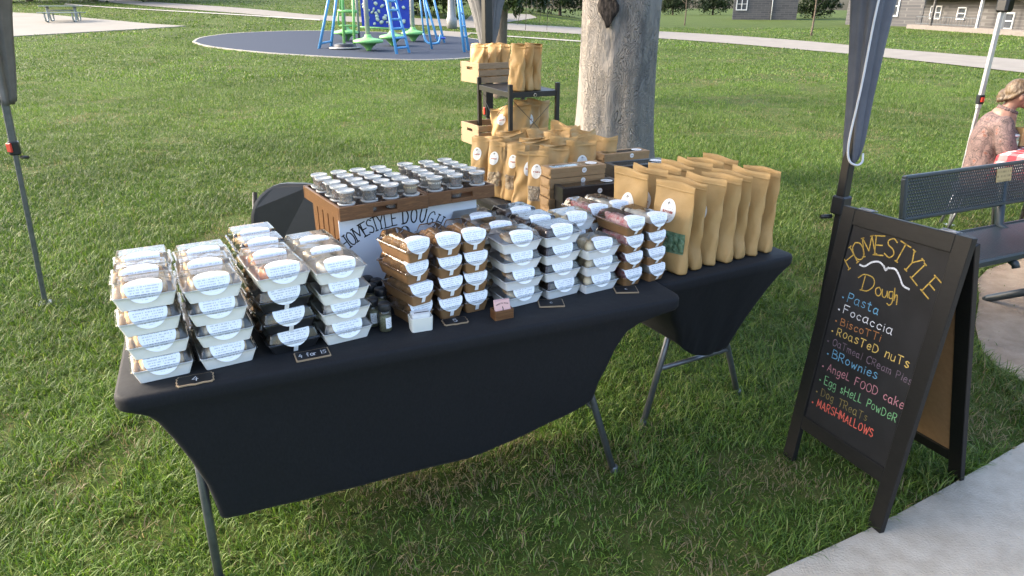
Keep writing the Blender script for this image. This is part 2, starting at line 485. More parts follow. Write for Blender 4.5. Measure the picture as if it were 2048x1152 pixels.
M_CONC = pmat('concrete', (.265, .235, .19), (.37, .335, .28), 14, .9, .2, bump=.5, bscale=120, detail=12, lo=.25, hi=.75)
M_PATH = pmat('path_concrete', (.175, .158, .135), (.22, .20, .17), 1.5, .9, .2, bump=.15, bscale=40, detail=8)
M_PAD = pmat('pad_concrete', (.19, .177, .15), (.225, .208, .178), .8, .9, .2, detail=8)
M_RUBBER = pmat('rubber_surface', (.020, .028, .046), (.030, .040, .062), 40, .9, .2, detail=9, lo=.35, hi=.65)
M_KERB = pmat('kerb_concrete', (.28, .26, .225), (.33, .31, .27), 3, .85, .2)
M_DIRT = pmat('bare_dirt', (.20, .15, .11), (.29, .235, .18), 9, .95, .1, detail=10, lo=.3, hi=.7, bump=.8, bscale=70)

def sheet(name, top, bot, mat, h, sub=6):
    """a strip of paving between two outlines given as ground points"""
    mb = MB(); n = len(top)
    for i in range(n):
        for k in range(sub + 1):
            p = top[i].lerp(bot[i], k / sub)
            mb.vert((p.x, p.y, float(ground_z(p.x, p.y)) + h))
    w = sub + 1
    for i in range(n - 1):
        for k in range(sub): mb.face((i * w + k, i * w + k + 1, (i + 1) * w + k + 1, (i + 1) * w + k), True)
    return setting(mb.build(name, mat))
def fan(name, outline, mat, h, rim=.06):
    """a paved patch: outline of ground points, subdivided towards its centre, with a small turned-down edge"""
    mb = MB(); c = sum(outline, Vector()) / len(outline); n = len(outline); rings = 8
    for r in range(rings + 1):
        for p in outline:
            q = c.lerp(p, r / rings) if r else c
            mb.vert((q.x, q.y, float(ground_z(q.x, q.y)) + h))
    for p in outline: mb.vert((p.x, p.y, float(ground_z(p.x, p.y)) + h - rim))
    for r in range(rings + 1):
        for i in range(n):
            j = (i + 1) % n
            mb.face((r * n + i, (r + 1) * n + i, (r + 1) * n + j, r * n + j), False)
    return setting(mb.build(name, mat))

path_top = px_curve([(200, -2), (312, 5), (488, 17), (635, 31), (760, 35), (860, 38), (952, 41), (1012, 47), (1160, 56), (1310, 63), (1450, 71), (1600, 82), (1740, 95), (1880, 107), (2048, 121), (2300, 144)])
path_bot = px_curve([(180, 1), (290, 12), (488, 28), (635, 41), (760, 47), (860, 52), (952, 57), (1012, 60), (1160, 69), (1310, 77), (1450, 87), (1600, 100), (1740, 113), (1880, 128), (2048, 147), (2300, 175)])
sheet('path', path_top, path_bot, M_PATH, .025)
w_top = px_curve([(948, 26), (1000, 27), (1060, 29)]); w_bot = px_curve([(930, 42), (1000, 46), (1075, 36)])
sheet('road', w_top, w_bot, M_PATH, .021)
s_top = px_curve([(130, 8), (210, 14), (330, 21), (488, 30), (640, 39.6)]); s_bot = px_curve([(128, 9.4), (208, 15.6), (328, 22.6), (488, 32), (640, 42)])
sheet('kerb_strip', s_top, s_bot, M_KERB, .03, 2)
s2_top = px_curve([(940, 66), (1000, 71.5), (1080, 77), (1160, 82.5), (1240, 88)]); s2_bot = px_curve([(940, 67.5), (1000, 73.2), (1080, 79), (1160, 84.6), (1240, 90)])
sheet('kerb_strip', s2_top, s2_bot, M_KERB, .03, 2)
wk_top = px_curve([(860, 61), (905, 63.5), (945, 66)]); wk_bot = px_curve([(858, 70), (900, 76), (925, 79)])
sheet('path', wk_top, wk_bot, M_PATH, .017)
PAD = [gp(*p) for p in ((-140, 84), (35, 73), (140, 67), (260, 60), (372, 53), (300, 48.5), (220, 41), (150, 34.5), (75, 28), (-140, 18))]
fan('concrete_pad', PAD, M_PAD, .03)
PLAYPX = [(390, 85), (400, 78), (425, 73), (470, 68), (540, 64.5), (620, 63), (700, 64), (790, 67), (870, 71.5), (940, 78), (985, 87), (1000, 97), (985, 108), (930, 117.5), (840, 121), (740, 118.5), (640, 113.5), (540, 107), (460, 99), (412, 92)]
PLAY = [gp(p.x, p.y) for p in smoothpath([(x, y, 0) for x, y in PLAYPX + PLAYPX[:1]], 4)[:-1]]
fan('playground_surface', PLAY, M_RUBBER, .03)
pc = sum(PLAY, Vector()) / len(PLAY)
mb = MB(); n = len(PLAY)
for p in PLAY:
    d = (p - pc); d.z = 0; d.normalize()
    for off, hh in ((0.0, .02), (0.0, .036), (.10, .036), (.10, -.03)):
        q = p + d * off; mb.vert((q.x, q.y, float(ground_z(q.x, q.y)) + hh))
for i in range(n):
    for k in range(3): mb.face((i * 4 + k, ((i + 1) % n) * 4 + k, ((i + 1) % n) * 4 + k + 1, i * 4 + k + 1))
setting(mb.build('playground_kerb', M_KERB))
PAVE = [gp(*p) for p in ((1480, 1185), (1545, 1150), (1640, 1108), (1730, 1066), (1800, 1030), (1880, 986), (1960, 940), (2048, 888), (2300, 735))]
PAVE = PAVE + [Vector((5.5, 2.2, 0)), Vector((5.5, -3, 0)), Vector((.3, -3, 0)), Vector((.55, .6, 0))]
fan('pavement', PAVE, M_CONC, .012)
DIRT = [gp(*p) for p in ((1958, 600), (1955, 560), (1975, 540), (2010, 528), (2060, 515), (2150, 490), (2400, 470), (2420, 760), (2200, 790), (2100, 782), (2048, 765), (1995, 735), (1962, 700), (1950, 650))]
fan('dirt_patch', DIRT, M_DIRT, .006)

# ---- lawn blades (nobody could count them: one object of kind stuff)
def blade_material():
    m, nt, b, out = base_mat('grass_blades'); L = nt.links.new
    at_ = nd(nt, 'ShaderNodeAttribute'); at_.attribute_name = 'blade_colour'
    b.inputs['Roughness'].default_value = .5; b.inputs['Specular IOR Level'].default_value = .3
    L(at_.outputs['Color'], b.inputs['Base Color'])
    tl = nd(nt, 'ShaderNodeBsdfTranslucent')
    hs = nd(nt, 'ShaderNodeHueSaturation'); hs.inputs['Value'].default_value = 1.5; hs.inputs['Saturation'].default_value = 1.1
    L(at_.outputs['Color'], hs.inputs['Color']); L(hs.outputs['Color'], tl.inputs['Color'])
    mx = nd(nt, 'ShaderNodeMixShader'); mx.inputs[0].default_value = .32
    L(b.outputs[0], mx.inputs[1]); L(tl.outputs[0], mx.inputs[2]); L(mx.outputs[0], out.inputs['Surface'])
    return m
M_BLADE = blade_material()
rs = np.random.RandomState(11)
polys_no = [[(p.x, p.y) for p in q] for q in (PAD, PLAY, PAVE)]
path_poly = [(p.x, p.y) for p in path_top] + [(p.x, p.y) for p in path_bot[::-1]]
road_poly = [(p.x, p.y) for p in w_top] + [(p.x, p.y) for p in w_bot[::-1]]
strip_polys = [[(p.x, p.y) for p in a] + [(p.x, p.y) for p in b[::-1]] for a, b in ((s_top, s_bot), (s2_top, s2_bot), (wk_top, wk_bot))]
dirt_poly = [(p.x, p.y) for p in DIRT]
VV, FF3, FF4, CC = [], [], [], []
voff = 0
def grass_band(y0, y1, dens, hmin, hmax, wid, cl, segs, spread):
    global voff
    hw = lambda y: y * .80 + 1.1
    area = (y1 - y0) * (hw(y0) + hw(y1))
    N = int(area * dens)
    nc = max(1, N // cl)
    cy = y0 + (y1 - y0) * rs.rand(nc)
    cx = (rs.rand(nc) * 2 - 1) * hw(cy)
    cl_lean = rs.rand(nc) * 2 * np.pi; cl_h = .85 + .3 * rs.rand(nc)
    ci = rs.randint(0, nc, N)
    x = cx[ci] + rs.randn(N) * spread; y = cy[ci] + rs.randn(N) * spread
    keep = np.ones(N, bool)
    for q in polys_no + [path_poly, road_poly] + strip_polys: keep &= ~inside(x, y, q)
    ind = inside(x, y, dirt_poly); keep &= ~(ind & (rs.rand(N) < .985))
    thin = vnoise(x * .9 + 40, y * .9 + 12, 5) * .55 + vnoise(x * 3.1, y * 3.1, 6) * .45      # worn, thin places
    keep &= ~((thin < .33) & (rs.rand(N) < .45))
    # grass worn under and round the tables
    x, y, ci, thin = x[keep], y[keep], ci[keep], thin[keep]; N = len(x)
    z = ground_z(x, y)
    hh = (hmin + (hmax - hmin) * rs.rand(N) ** 1.4) * cl_h[ci] * (.72 + .55 * vnoise(x * 1.7 + 9, y * 1.7, 3))
    hh *= np.where(rs.rand(N) < .02, 1.35, 1.0) * np.where(thin < .33, .7, 1.0)
    hh = np.where(inside(x, y, dirt_poly), hh * .5, hh)
    ang = cl_lean[ci] + rs.randn(N) * 1.3
    lean = .35 + .85 * rs.rand(N)
    dx, dy = np.cos(ang), np.sin(ang)
    fa = ang + np.pi / 2 + rs.randn(N) * .5
    wx, wy = np.cos(fa), np.sin(fa)
    w = wid * (.6 + .8 * rs.rand(N))
    cols = np.zeros((N, 3))
    t = rs.rand(N, 1); big = vnoise(x * .35, y * .35, 8)[:, None]
    g1 = np.array([[.034, .072, .012]]); g2 = np.array([[.114, .184, .028]]); g3 = np.array([[.175, .215, .065]])
    cols = g1 * (1 - t) + g2 * t
    cols = np.where(rs.rand(N, 1) < .14, g3, cols)
    cols *= .62 + .5 * big + .34 * (vnoise(x * 2.2 + 5, y * 1.1, 9)[:, None] - .25)
    straw = (rs.rand(N) < (.018 + 1.6 * np.clip(.38 - thin, 0, .2) * 2.2))
    cols[straw] = np.array([.19, .155, .08]) * (.6 + .6 * rs.rand(straw.sum(), 1))
    if segs == 3:
        fr = [(0, 1.0, 0), (.38, .95, .12), (.75, .7, .48), (1.0, 0, 1.0)]
    elif segs == 2:
        fr = [(0, 1.0, 0), (.55, .85, .28), (1.0, 0, 1.0)]
    else:
        fr = [(0, 1.0, 0), (1.0, 0, .7)]
    rows = []
    for s_, ws, bd in fr:
        px_ = x + dx * hh * lean * bd; py_ = y + dy * hh * lean * bd
        pz_ = z - .006 + hh * (s_ - .28 * lean * lean * bd)
        if ws > 0:
            rows.append(np.stack([px_ - wx * w * ws / 2, py_ - wy * w * ws / 2, pz_], 1))
            rows.append(np.stack([px_ + wx * w * ws / 2, py_ + wy * w * ws / 2, pz_], 1))
        else: rows.append(np.stack([px_, py_, pz_], 1))
    K = len(rows)
    V = np.stack(rows, 1).reshape(-1, 3)
    base = (np.arange(N) * K + voff)[:, None]
    for k in range(segs - 1): FF4.append(base + np.array([[2 * k, 2 * k + 1, 2 * k + 3, 2 * k + 2]]))
    FF3.append(base + np.array([[K - 3, K - 2, K - 1]]))
    VV.append(V); CC.append(np.repeat(cols, K, axis=0)); voff += N * K
grass_band(1.0, 2.2, 9500, .035, .078, .0034, 10, 3, .030)
grass_band(2.2, 3.6, 8500, .035, .076, .0036, 10, 3, .032)
grass_band(1.0, 3.6, 7000, .012, .034, .0040, 5, 2, .05)
grass_band(3.6, 7.0, 3000, .012, .034, .0055, 5, 2, .06)
grass_band(3.6, 6.0, 5200, .035, .075, .0046, 9, 2, .04)
grass_band(6.0, 10., 3200, .030, .066, .0052, 9, 2, .06)
grass_band(10., 17., 1300, .030, .066, .009, 8, 1, .09)
grass_band(17., 30., 260, .035, .075, .022, 6, 1, .2)
grass_band(30., 60., 40, .05, .09, .05, 6, 1, .3)
V = np.concatenate(VV).astype(np.float32); C4 = np.concatenate(CC)
F4 = np.concatenate(FF4).astype(np.int32); F3 = np.concatenate(FF3).astype(np.int32)
me = bpy.data.meshes.new('lawn_grass')
me.vertices.add(len(V)); me.vertices.foreach_set('co', V.ravel())
me.loops.add(len(F4) * 4 + len(F3) * 3)
me.loops.foreach_set('vertex_index', np.concatenate([F4.ravel(), F3.ravel()]))
me.polygons.add(len(F4) + len(F3))
me.polygons.foreach_set('loop_start', np.concatenate([np.arange(len(F4)) * 4, len(F4) * 4 + np.arange(len(F3)) * 3]).astype(np.int32))
me.materials.append(M_BLADE)
ca = me.attributes.new('blade_colour', 'FLOAT_COLOR', 'POINT')
ca.data.foreach_set('color', np.concatenate([C4, np.ones((len(C4), 1))], 1).astype(np.float32).ravel())
me.update(calc_edges=True)
o = bpy.data.objects.new('lawn_grass', me); COL.objects.link(o); setting(o, 'stuff')

# ================================================================== TENT
PL, PF, PR, PN = Vector((-2.80, 3.95, 0)), Vector((-.18, 5.40, 0)), Vector((1.325, 2.74, 0)), Vector((-1.37, 1.29, 0))
tent = thing('canopy_tent', 'grey pop up canopy tent on dark square poles over the bakery tables', 'tent', (0, 0, 0))
EAVE = 2.08
pc_ = (PL + PF + PR + PN) / 4
tops = []
for i, (p, lev) in enumerate(((PL, 1), (PF, 1), (PR, 1), (PN, 1))):
    foot = p + (Vector((-.065, 0, 0)) if i == 0 else Vector((0, 0, 0)))
    lean = (p - foot)
    mb = MB()
    at_z = lambda z: foot + lean * (z / 1.0) + Vector((0, 0, z))
    inw = math.atan2((pc_ - p).y, (pc_ - p).x) + R(45)
    rot = Matrix.Rotation(inw, 3, 'Z')
    def post(z0, z1, w, bev):
        a, b = at_z(z0), at_z(z1); d = (b - a)
        q = Vector((0, 0, 1)).rotation_difference(d.normalized()).to_matrix() @ rot
        mb.box((a + b) / 2, (w, w, d.length), q, bev)
    post(0.0, 1.02, .026, .003)
    post(.98, EAVE, .06 if i == 1 else .038, .004)
    mb.box(at_z(.006), (.07, .07, .012), rot, .003)
    pole = mb.build('pole', MAT['black_metal'] if i else MAT['grey_metal'], tent)
    c = at_z(.955 if i < 3 else .95)
    k = MB(); k.box(c, (.056, .056, .075), rot, .006); k.tube([c + rot @ Vector((.02, -.02, -.05)), c + rot @ Vector((.06, -.04, -.052))], .009)
    br = k.build('slider', MAT['black_plastic'], pole)
    k = MB(); sd_ = (Vector((-.2, -1, 0)).normalized() if i != 1 else Vector((-1, -.35, 0)).normalized())
    if i == 2: sd_ = Vector((.9, .5, 0)).normalized()
    k.box(c + sd_ * .031 + Vector((0, 0, .006)), (.034, .012, .052), Matrix.Rotation(math.atan2(sd_.y, sd_.x) + R(90), 3, 'Z'), .004)
    k.build('lever', MAT['red'], pole)
    tops.append(at_z(EAVE))
mb = MB()
peak = pc_ + Vector((0, 0, 2.95))
order = [tops[0], tops[1], tops[2], tops[3]]
for i in range(4):
    a, b = order[i], order[(i + 1) % 4]
    oa = (a - pc_).normalized() * .05; ob = (b - pc_).normalized() * .05; oa.z = ob.z = 0
    N = 8
    grid = []
    for r in range(N + 1):
        row = []
        for c in range(N + 1):
            t = r / N; e = (a + oa).lerp(b + ob, c / N)
            q = e.lerp(peak, t); q.z -= .10 * math.sin(math.pi * t) * (.4 + .6 * math.sin(math.pi * c / N))
            row.append(mb.vert(q))
        grid.append(row)
    for r in range(N):
        for c in range(N): mb.face((grid[r][c], grid[r][c + 1], grid[r + 1][c + 1], grid[r + 1][c]), True)
    va = [mb.vert((a + oa).lerp(b + ob, c / N)) for c in range(N + 1)]
    vb = [mb.vert((a + oa).lerp(b + ob, c / N) + Vector((0, 0, -.2 - .02 * (c % 2)))) for c in range(N + 1)]
    for c in range(N): mb.face((vb[c], vb[c + 1], va[c + 1], va[c]), True)
mb.build('canopy', MAT['canopy_roof'], tent)
def curtain(path, radii, folds, mat, seed, squash=1.0, ang=0.0):
    rnd = random.Random(seed); ph = rnd.uniform(0, 6); n = 48; rings = []
    P = smoothpath(path, 6); RR = [v.x for v in smoothpath([(r, 0, 0) for r in radii], 6)]
    for i, (p, r) in enumerate(zip(P, RR)):
        ring = []
        for k in range(n):
            a = 2 * math.pi * k / n
            rr = r * (1 + .22 * math.sin(folds * a + ph + i * .05) + .10 * math.sin((folds * 2 + 1) * a + i * .11))
            x, y = rr * math.cos(a), rr * math.sin(a) * squash
            ring.append(p + Vector((x * math.cos(ang) - y * math.sin(ang), x * math.sin(ang) + y * math.cos(ang), .01 * math.sin(3 * a + ph))))
        rings.append(ring)
    mb = MB(); mb.loft(rings, True, False, True)
    return mb.build('side_curtain', mat, tent)
zt = EAVE - .02
def pz(p, z): return Vector((p.x, p.y, z))
curtain([pz(PL, 1.20) + Vector((.02, 0, 0)), pz(PL, 1.4) + Vector((.035, 0, 0)), pz(PL, 1.7) + Vector((.06, 0, 0)), pz(PL, zt) + Vector((.08, 0, 0))], [.045, .07, .10, .18], 5, MAT['canopy_lining'], 3, .75)
curtain([pz(PF, 1.42) + Vector((0, .06, 0)), pz(PF, 1.52) + Vector((0, .09, 0)), pz(PF, 1.72) + Vector((-.01, .15, 0)), pz(PF, zt) + Vector((-.02, .26, 0))], [.045, .065, .105, .22], 6, MAT['canopy_lining'], 4, .7)
cc = curtain([pz(PR, 1.13) + Vector((.01, 0, 0)), pz(PR, 1.2) + Vector((.01, 0, 0)), pz(PR, 1.42) + Vector((.0, 0, 0)), pz(PR, 1.75) + Vector((-.012, 0, 0)), pz(PR, zt) + Vector((-.01, 0, 0))], [.022, .032, .042, .066, .10], 4, MAT['canopy'], 7, .8)
mb = MB()
e = [pz(PR, z) + Vector((dx, dy, 0)) for z, dx, dy in ((1.165, .040, -.02), (1.135, .035, -.035), (1.125, .01, -.045), (1.145, -.02, -.04), (1.22, -.03, -.035), (1.42, -.026, -.046), (1.75, -.03, -.072), (zt, -.02, -.15))]
mb.tube(smoothpath(e, 6), .0042, 6)
mb.build('zip_edge', MAT['zip_white'], cc)

# neighbouring stall's tent (silver poles)
SP = Vector((3.643, 5.6, 0))
t2 = thing('canopy_tent', 'pale grey canopy tent on silver poles over the next stall', 'tent')
M_PALE = pmat('pale_canopy', (.42, .42, .43), (.5, .5, .51), 10, .75, .25, bump=.1, bscale=8)
S2 = [SP, SP + Vector((2.7, 1.3, 0)), SP + Vector((4.0, -1.4, 0)), SP + Vector((1.3, -2.7, 0))]
for i, p in enumerate(S2):
    mb = MB(); mb.box(p + Vector((0, 0, .5)), (.024, .024, 1.0), None, .003); mb.box(p + Vector((0, 0, 1.35)), (.032, .032, .8), None, .004); mb.box(p + Vector((0, 0, .005)), (.07, .07, .01), None, .002)
    pl = mb.build('pole', MAT['silver'], t2)
    mb = MB(); mb.box(p + Vector((0, 0, 1.02)), (.044, .044, .07), None, .004); mb.build('slider', MAT['black_plastic'], pl)
    mb = MB(); mb.box(p + Vector((.003, -.026, 1.02)), (.024, .012, .035), None, .003); mb.build('lever', MAT['red'], pl)
    mb = MB(); mb.box(p + Vector((.015, 0, 1.70)), (.09, .09, .10), Matrix.Rotation(R(25), 3, 'Z'), .015); mb.bar(p + Vector((.02, 0, 1.7)), p + Vector((.12, .03, 1.84)), .035, .035); mb.build('corner_bracket', MAT['black_plastic'], pl)
mb = MB(); pk = sum(S2, Vector()) / 4 + Vector((0, 0, 2.6))
for i in range(4):
    a, b = S2[i] + Vector((0, 0, 1.80)), S2[(i + 1) % 4] + Vector((0, 0, 1.80)); N = 6; g_ = []
    for r in range(N + 1): g_.append([mb.vert(a.lerp(b, c / N).lerp(pk, r / N) - Vector((0, 0, .08 * math.sin(math.pi * r / N)))) for c in range(N + 1)])
    for r in range(N):
        for c in range(N): mb.face((g_[r][c], g_[r][c + 1], g_[r + 1][c + 1], g_[r + 1][c]), True)
    va = [mb.vert(a.lerp(b, c / N)) for c in range(N + 1)]; vb = [mb.vert(a.lerp(b, c / N) + Vector((0, 0, -.03 - .14 * math.sin(math.pi * c / N) ** .4))) for c in range(N + 1)]
    for c in range(N): mb.face((vb[c], vb[c + 1], va[c + 1], va[c]), True)
mb.build('canopy', M_PALE, t2)

# ================================================================== TABLES
A1 = Vector((-1.045, 1.5796, 0)); TH1 = R(22.97)
O2 = Vector((.545, 2.407, 0)); TH2 = R(28)
def T1(u, v, z=.742): return A1 + Vector((math.cos(TH1) * u - math.sin(TH1) * v, math.sin(TH1) * u + math.cos(TH1) * v, z))
def T2(u, v, z=.742): return O2 + Vector((math.cos(TH2) * u - math.sin(TH2) * v, math.sin(TH2) * u + math.cos(TH2) * v, z))
def fitted_cover(W, D, prof, r0=.045, cx=.0, cy=.0):
    """stretch cover: rounded slab on top, skirt pulled in to the leg feet with hollow edges"""
    rings = []; ns, nl = 10, 24
    for z, l, r_, f, b_, hollow, rad in prof:
        x0, x1, y0, y1 = l, W - r_, f, D - b_
        corners = [(x1, y1, 0), (x0, y1, 90), (x0, y0, 180), (x1, y0, 270)]
        pts = []
        for ci, (X, Y, a0) in enumerate(corners):
            sx = -1 if a0 in (0, 270) else 1; sy = -1 if a0 in (0, 90) else 1
            ccx, ccy = X + sx * rad, Y + sy * rad
            for k in range(7):
                a = R(a0 + 15 * k); pts.append((ccx + rad * math.cos(a), ccy + rad * math.sin(a)))
            Xn, Yn, an = corners[(ci + 1) % 4]
            p = pts[-1]
            sxn = -1 if an in (0, 270) else 1; syn = -1 if an in (0, 90) else 1
            q = (Xn + sxn * rad + rad * math.cos(R(an)), Yn + syn * rad + rad * math.sin(R(an)))
            m_ = nl if ci in (0, 2) else ns
            dx, dy = q[0] - p[0], q[1] - p[1]; l_ = math.hypot(dx, dy); nx_, ny_ = -dy / l_, dx / l_
            for k in range(1, m_):
                t = k / m_; hgt = hollow * (1 if ci in (1, 3) else .35) * 4 * t * (1 - t)
                wob = 0.0 if z > .69 else (.0028 * math.sin(t * 19 + z * 13 + ci) + .0022 * math.sin(t * 41 - z * 27 + 2 * ci) * (1 if t < .3 or t > .7 else .35)) * min(1, (.7 - z) * 4)
                pts.append((p[0] + dx * t + nx_ * (hgt + wob), p[1] + dy * t + ny_ * (hgt + wob)))
        rings.append([Vector((x, y, z)) for x, y in pts])
    return rings
SLAB = [(.742, .06, .06, .06, .06, 0, .03), (.742, .012, .012, .012, .012, 0, .04), (.739, .004, .004, .004, .004, 0, .045), (.730, 0, 0, 0, 0, 0, .05), (.705, 0, 0, 0, 0, 0, .05), (.697, .004, .006, .002, .002, 0, .05)]
table_prof = SLAB + [(.686, .030, .075, .006, .006, .002, .04), (.668, .065, .155, .010, .010, .006, .034), (.64, .088, .208, .015, .015, .012, .03), (.58, .115, .248, .022, .022, .02, .026), (.49, .148, .280, .032, .032, .028, .024),
              (.38, .178, .300, .044, .044, .034, .022), (.30, .190, .306, .052, .052, .036, .022), (.25, .195, .310, .058, .058, .036, .022), (.238, .197, .312, .060, .060, .036, .022)]
prof2 = [(z - .004, l, r_, f, b_, h, rad) for z, l, r_, f, b_, h, rad in SLAB + [(.682, .035, .030, .008, .008, .003, .04), (.660, .07, .055, .014, .014, .008, .034), (.62, .10, .085, .026, .02, .012, .03), (.55, .13, .125, .044, .03, .016, .028), (.46, .165, .165, .062, .04, .02, .026), (.38, .19, .195, .078, .05, .022, .024), (.325, .205, .215, .090, .056, .022, .024), (.312, .207, .218, .092, .058, .022, .024)]]
def folding_table(label, loc, rz, W, D, legs, coverlabel, prof, hem):
    t = thing('folding_table', label, 'table', loc, rz, 'folding tables under black covers')
    mb = MB(); mb.box((W / 2, D / 2, .714), (W - .03, D - .03, .04), None, .012); mb.build('tabletop', MAT['black_plastic'], t)
    for (a, b) in legs:
        mb = MB(); mb.tube([a, Vector(a).lerp(Vector(b), .5), b], .0135, 10); mb.lathe([(.0155, -.002), (.0165, .0), (.0165, .022), (.014, .026)], 10, a, True, True)
        mb.build('leg', MAT['grey_metal'], t)
    for i in range(0, len(legs), 2):
        p, q = legs[i], legs[i + 1]
        f = .42 if len(legs) == 4 and i >= 0 else .4
        mb = MB(); mb.tube([Vector(p[0]).lerp(Vector(p[1]), f), Vector(q[0]).lerp(Vector(q[1]), f)], .011, 8); mb.build('crossbar', MAT['grey_metal'], t)
    rings = fitted_cover(W, D, prof)
    mb = MB()
    for ring in rings:
        for p in ring:
            if p.z < .5:
                lift = hem((p.x, p.y)) * (.5 - p.z) / .25; p.z += lift
    mb.loft(rings[::-1], False, True, True)
    # seams: one along the rounded corner of the slab, one down the corner of the skirt
    c = mb.build('table_cover', MAT['black_cloth']); c.location = loc; c.rotation_euler = (0, 0, rz)
    tag(c, coverlabel, 'table cover', 'black stretch table covers')
    sol = c.modifiers.new('cloth', 'SOLIDIFY'); sol.thickness = .0015; sol.offset = -1
    return t, c
folding_table('long folding table in front, its grey legs below the black cover', A1, TH1, 1.80, .66,
              [((.16, .075, 0), (.168, .12, .7)), ((.16, .585, 0), (.168, .54, .7)), ((1.605, .085, 0), (1.395, .12, .7)), ((1.605, .575, 0), (1.395, .54, .7))],
              'black stretch cover of the front table with price cards on it', table_prof, lambda q: .13 * max(0, (q[0] - .95) / .55) ** 1.6 + .01 * max(0, (.4 - q[0]) / .2))
folding_table('folding table behind on the right with splayed grey legs', O2, TH2, .73, 1.84,
              [((.117, .167, 0), (.30, .20, .60)), ((.676, .168, 0), (.47, .20, .60)), ((.117, 1.67, 0), (.30, 1.64, .60)), ((.676, 1.67, 0), (.47, 1.64, .60))],
              'black stretch cover of the rear table under the kraft bags', prof2, lambda q: .16 * abs((q[0] - .40) / .22) ** 2 + .04 * max(0, .3 - q[0]))

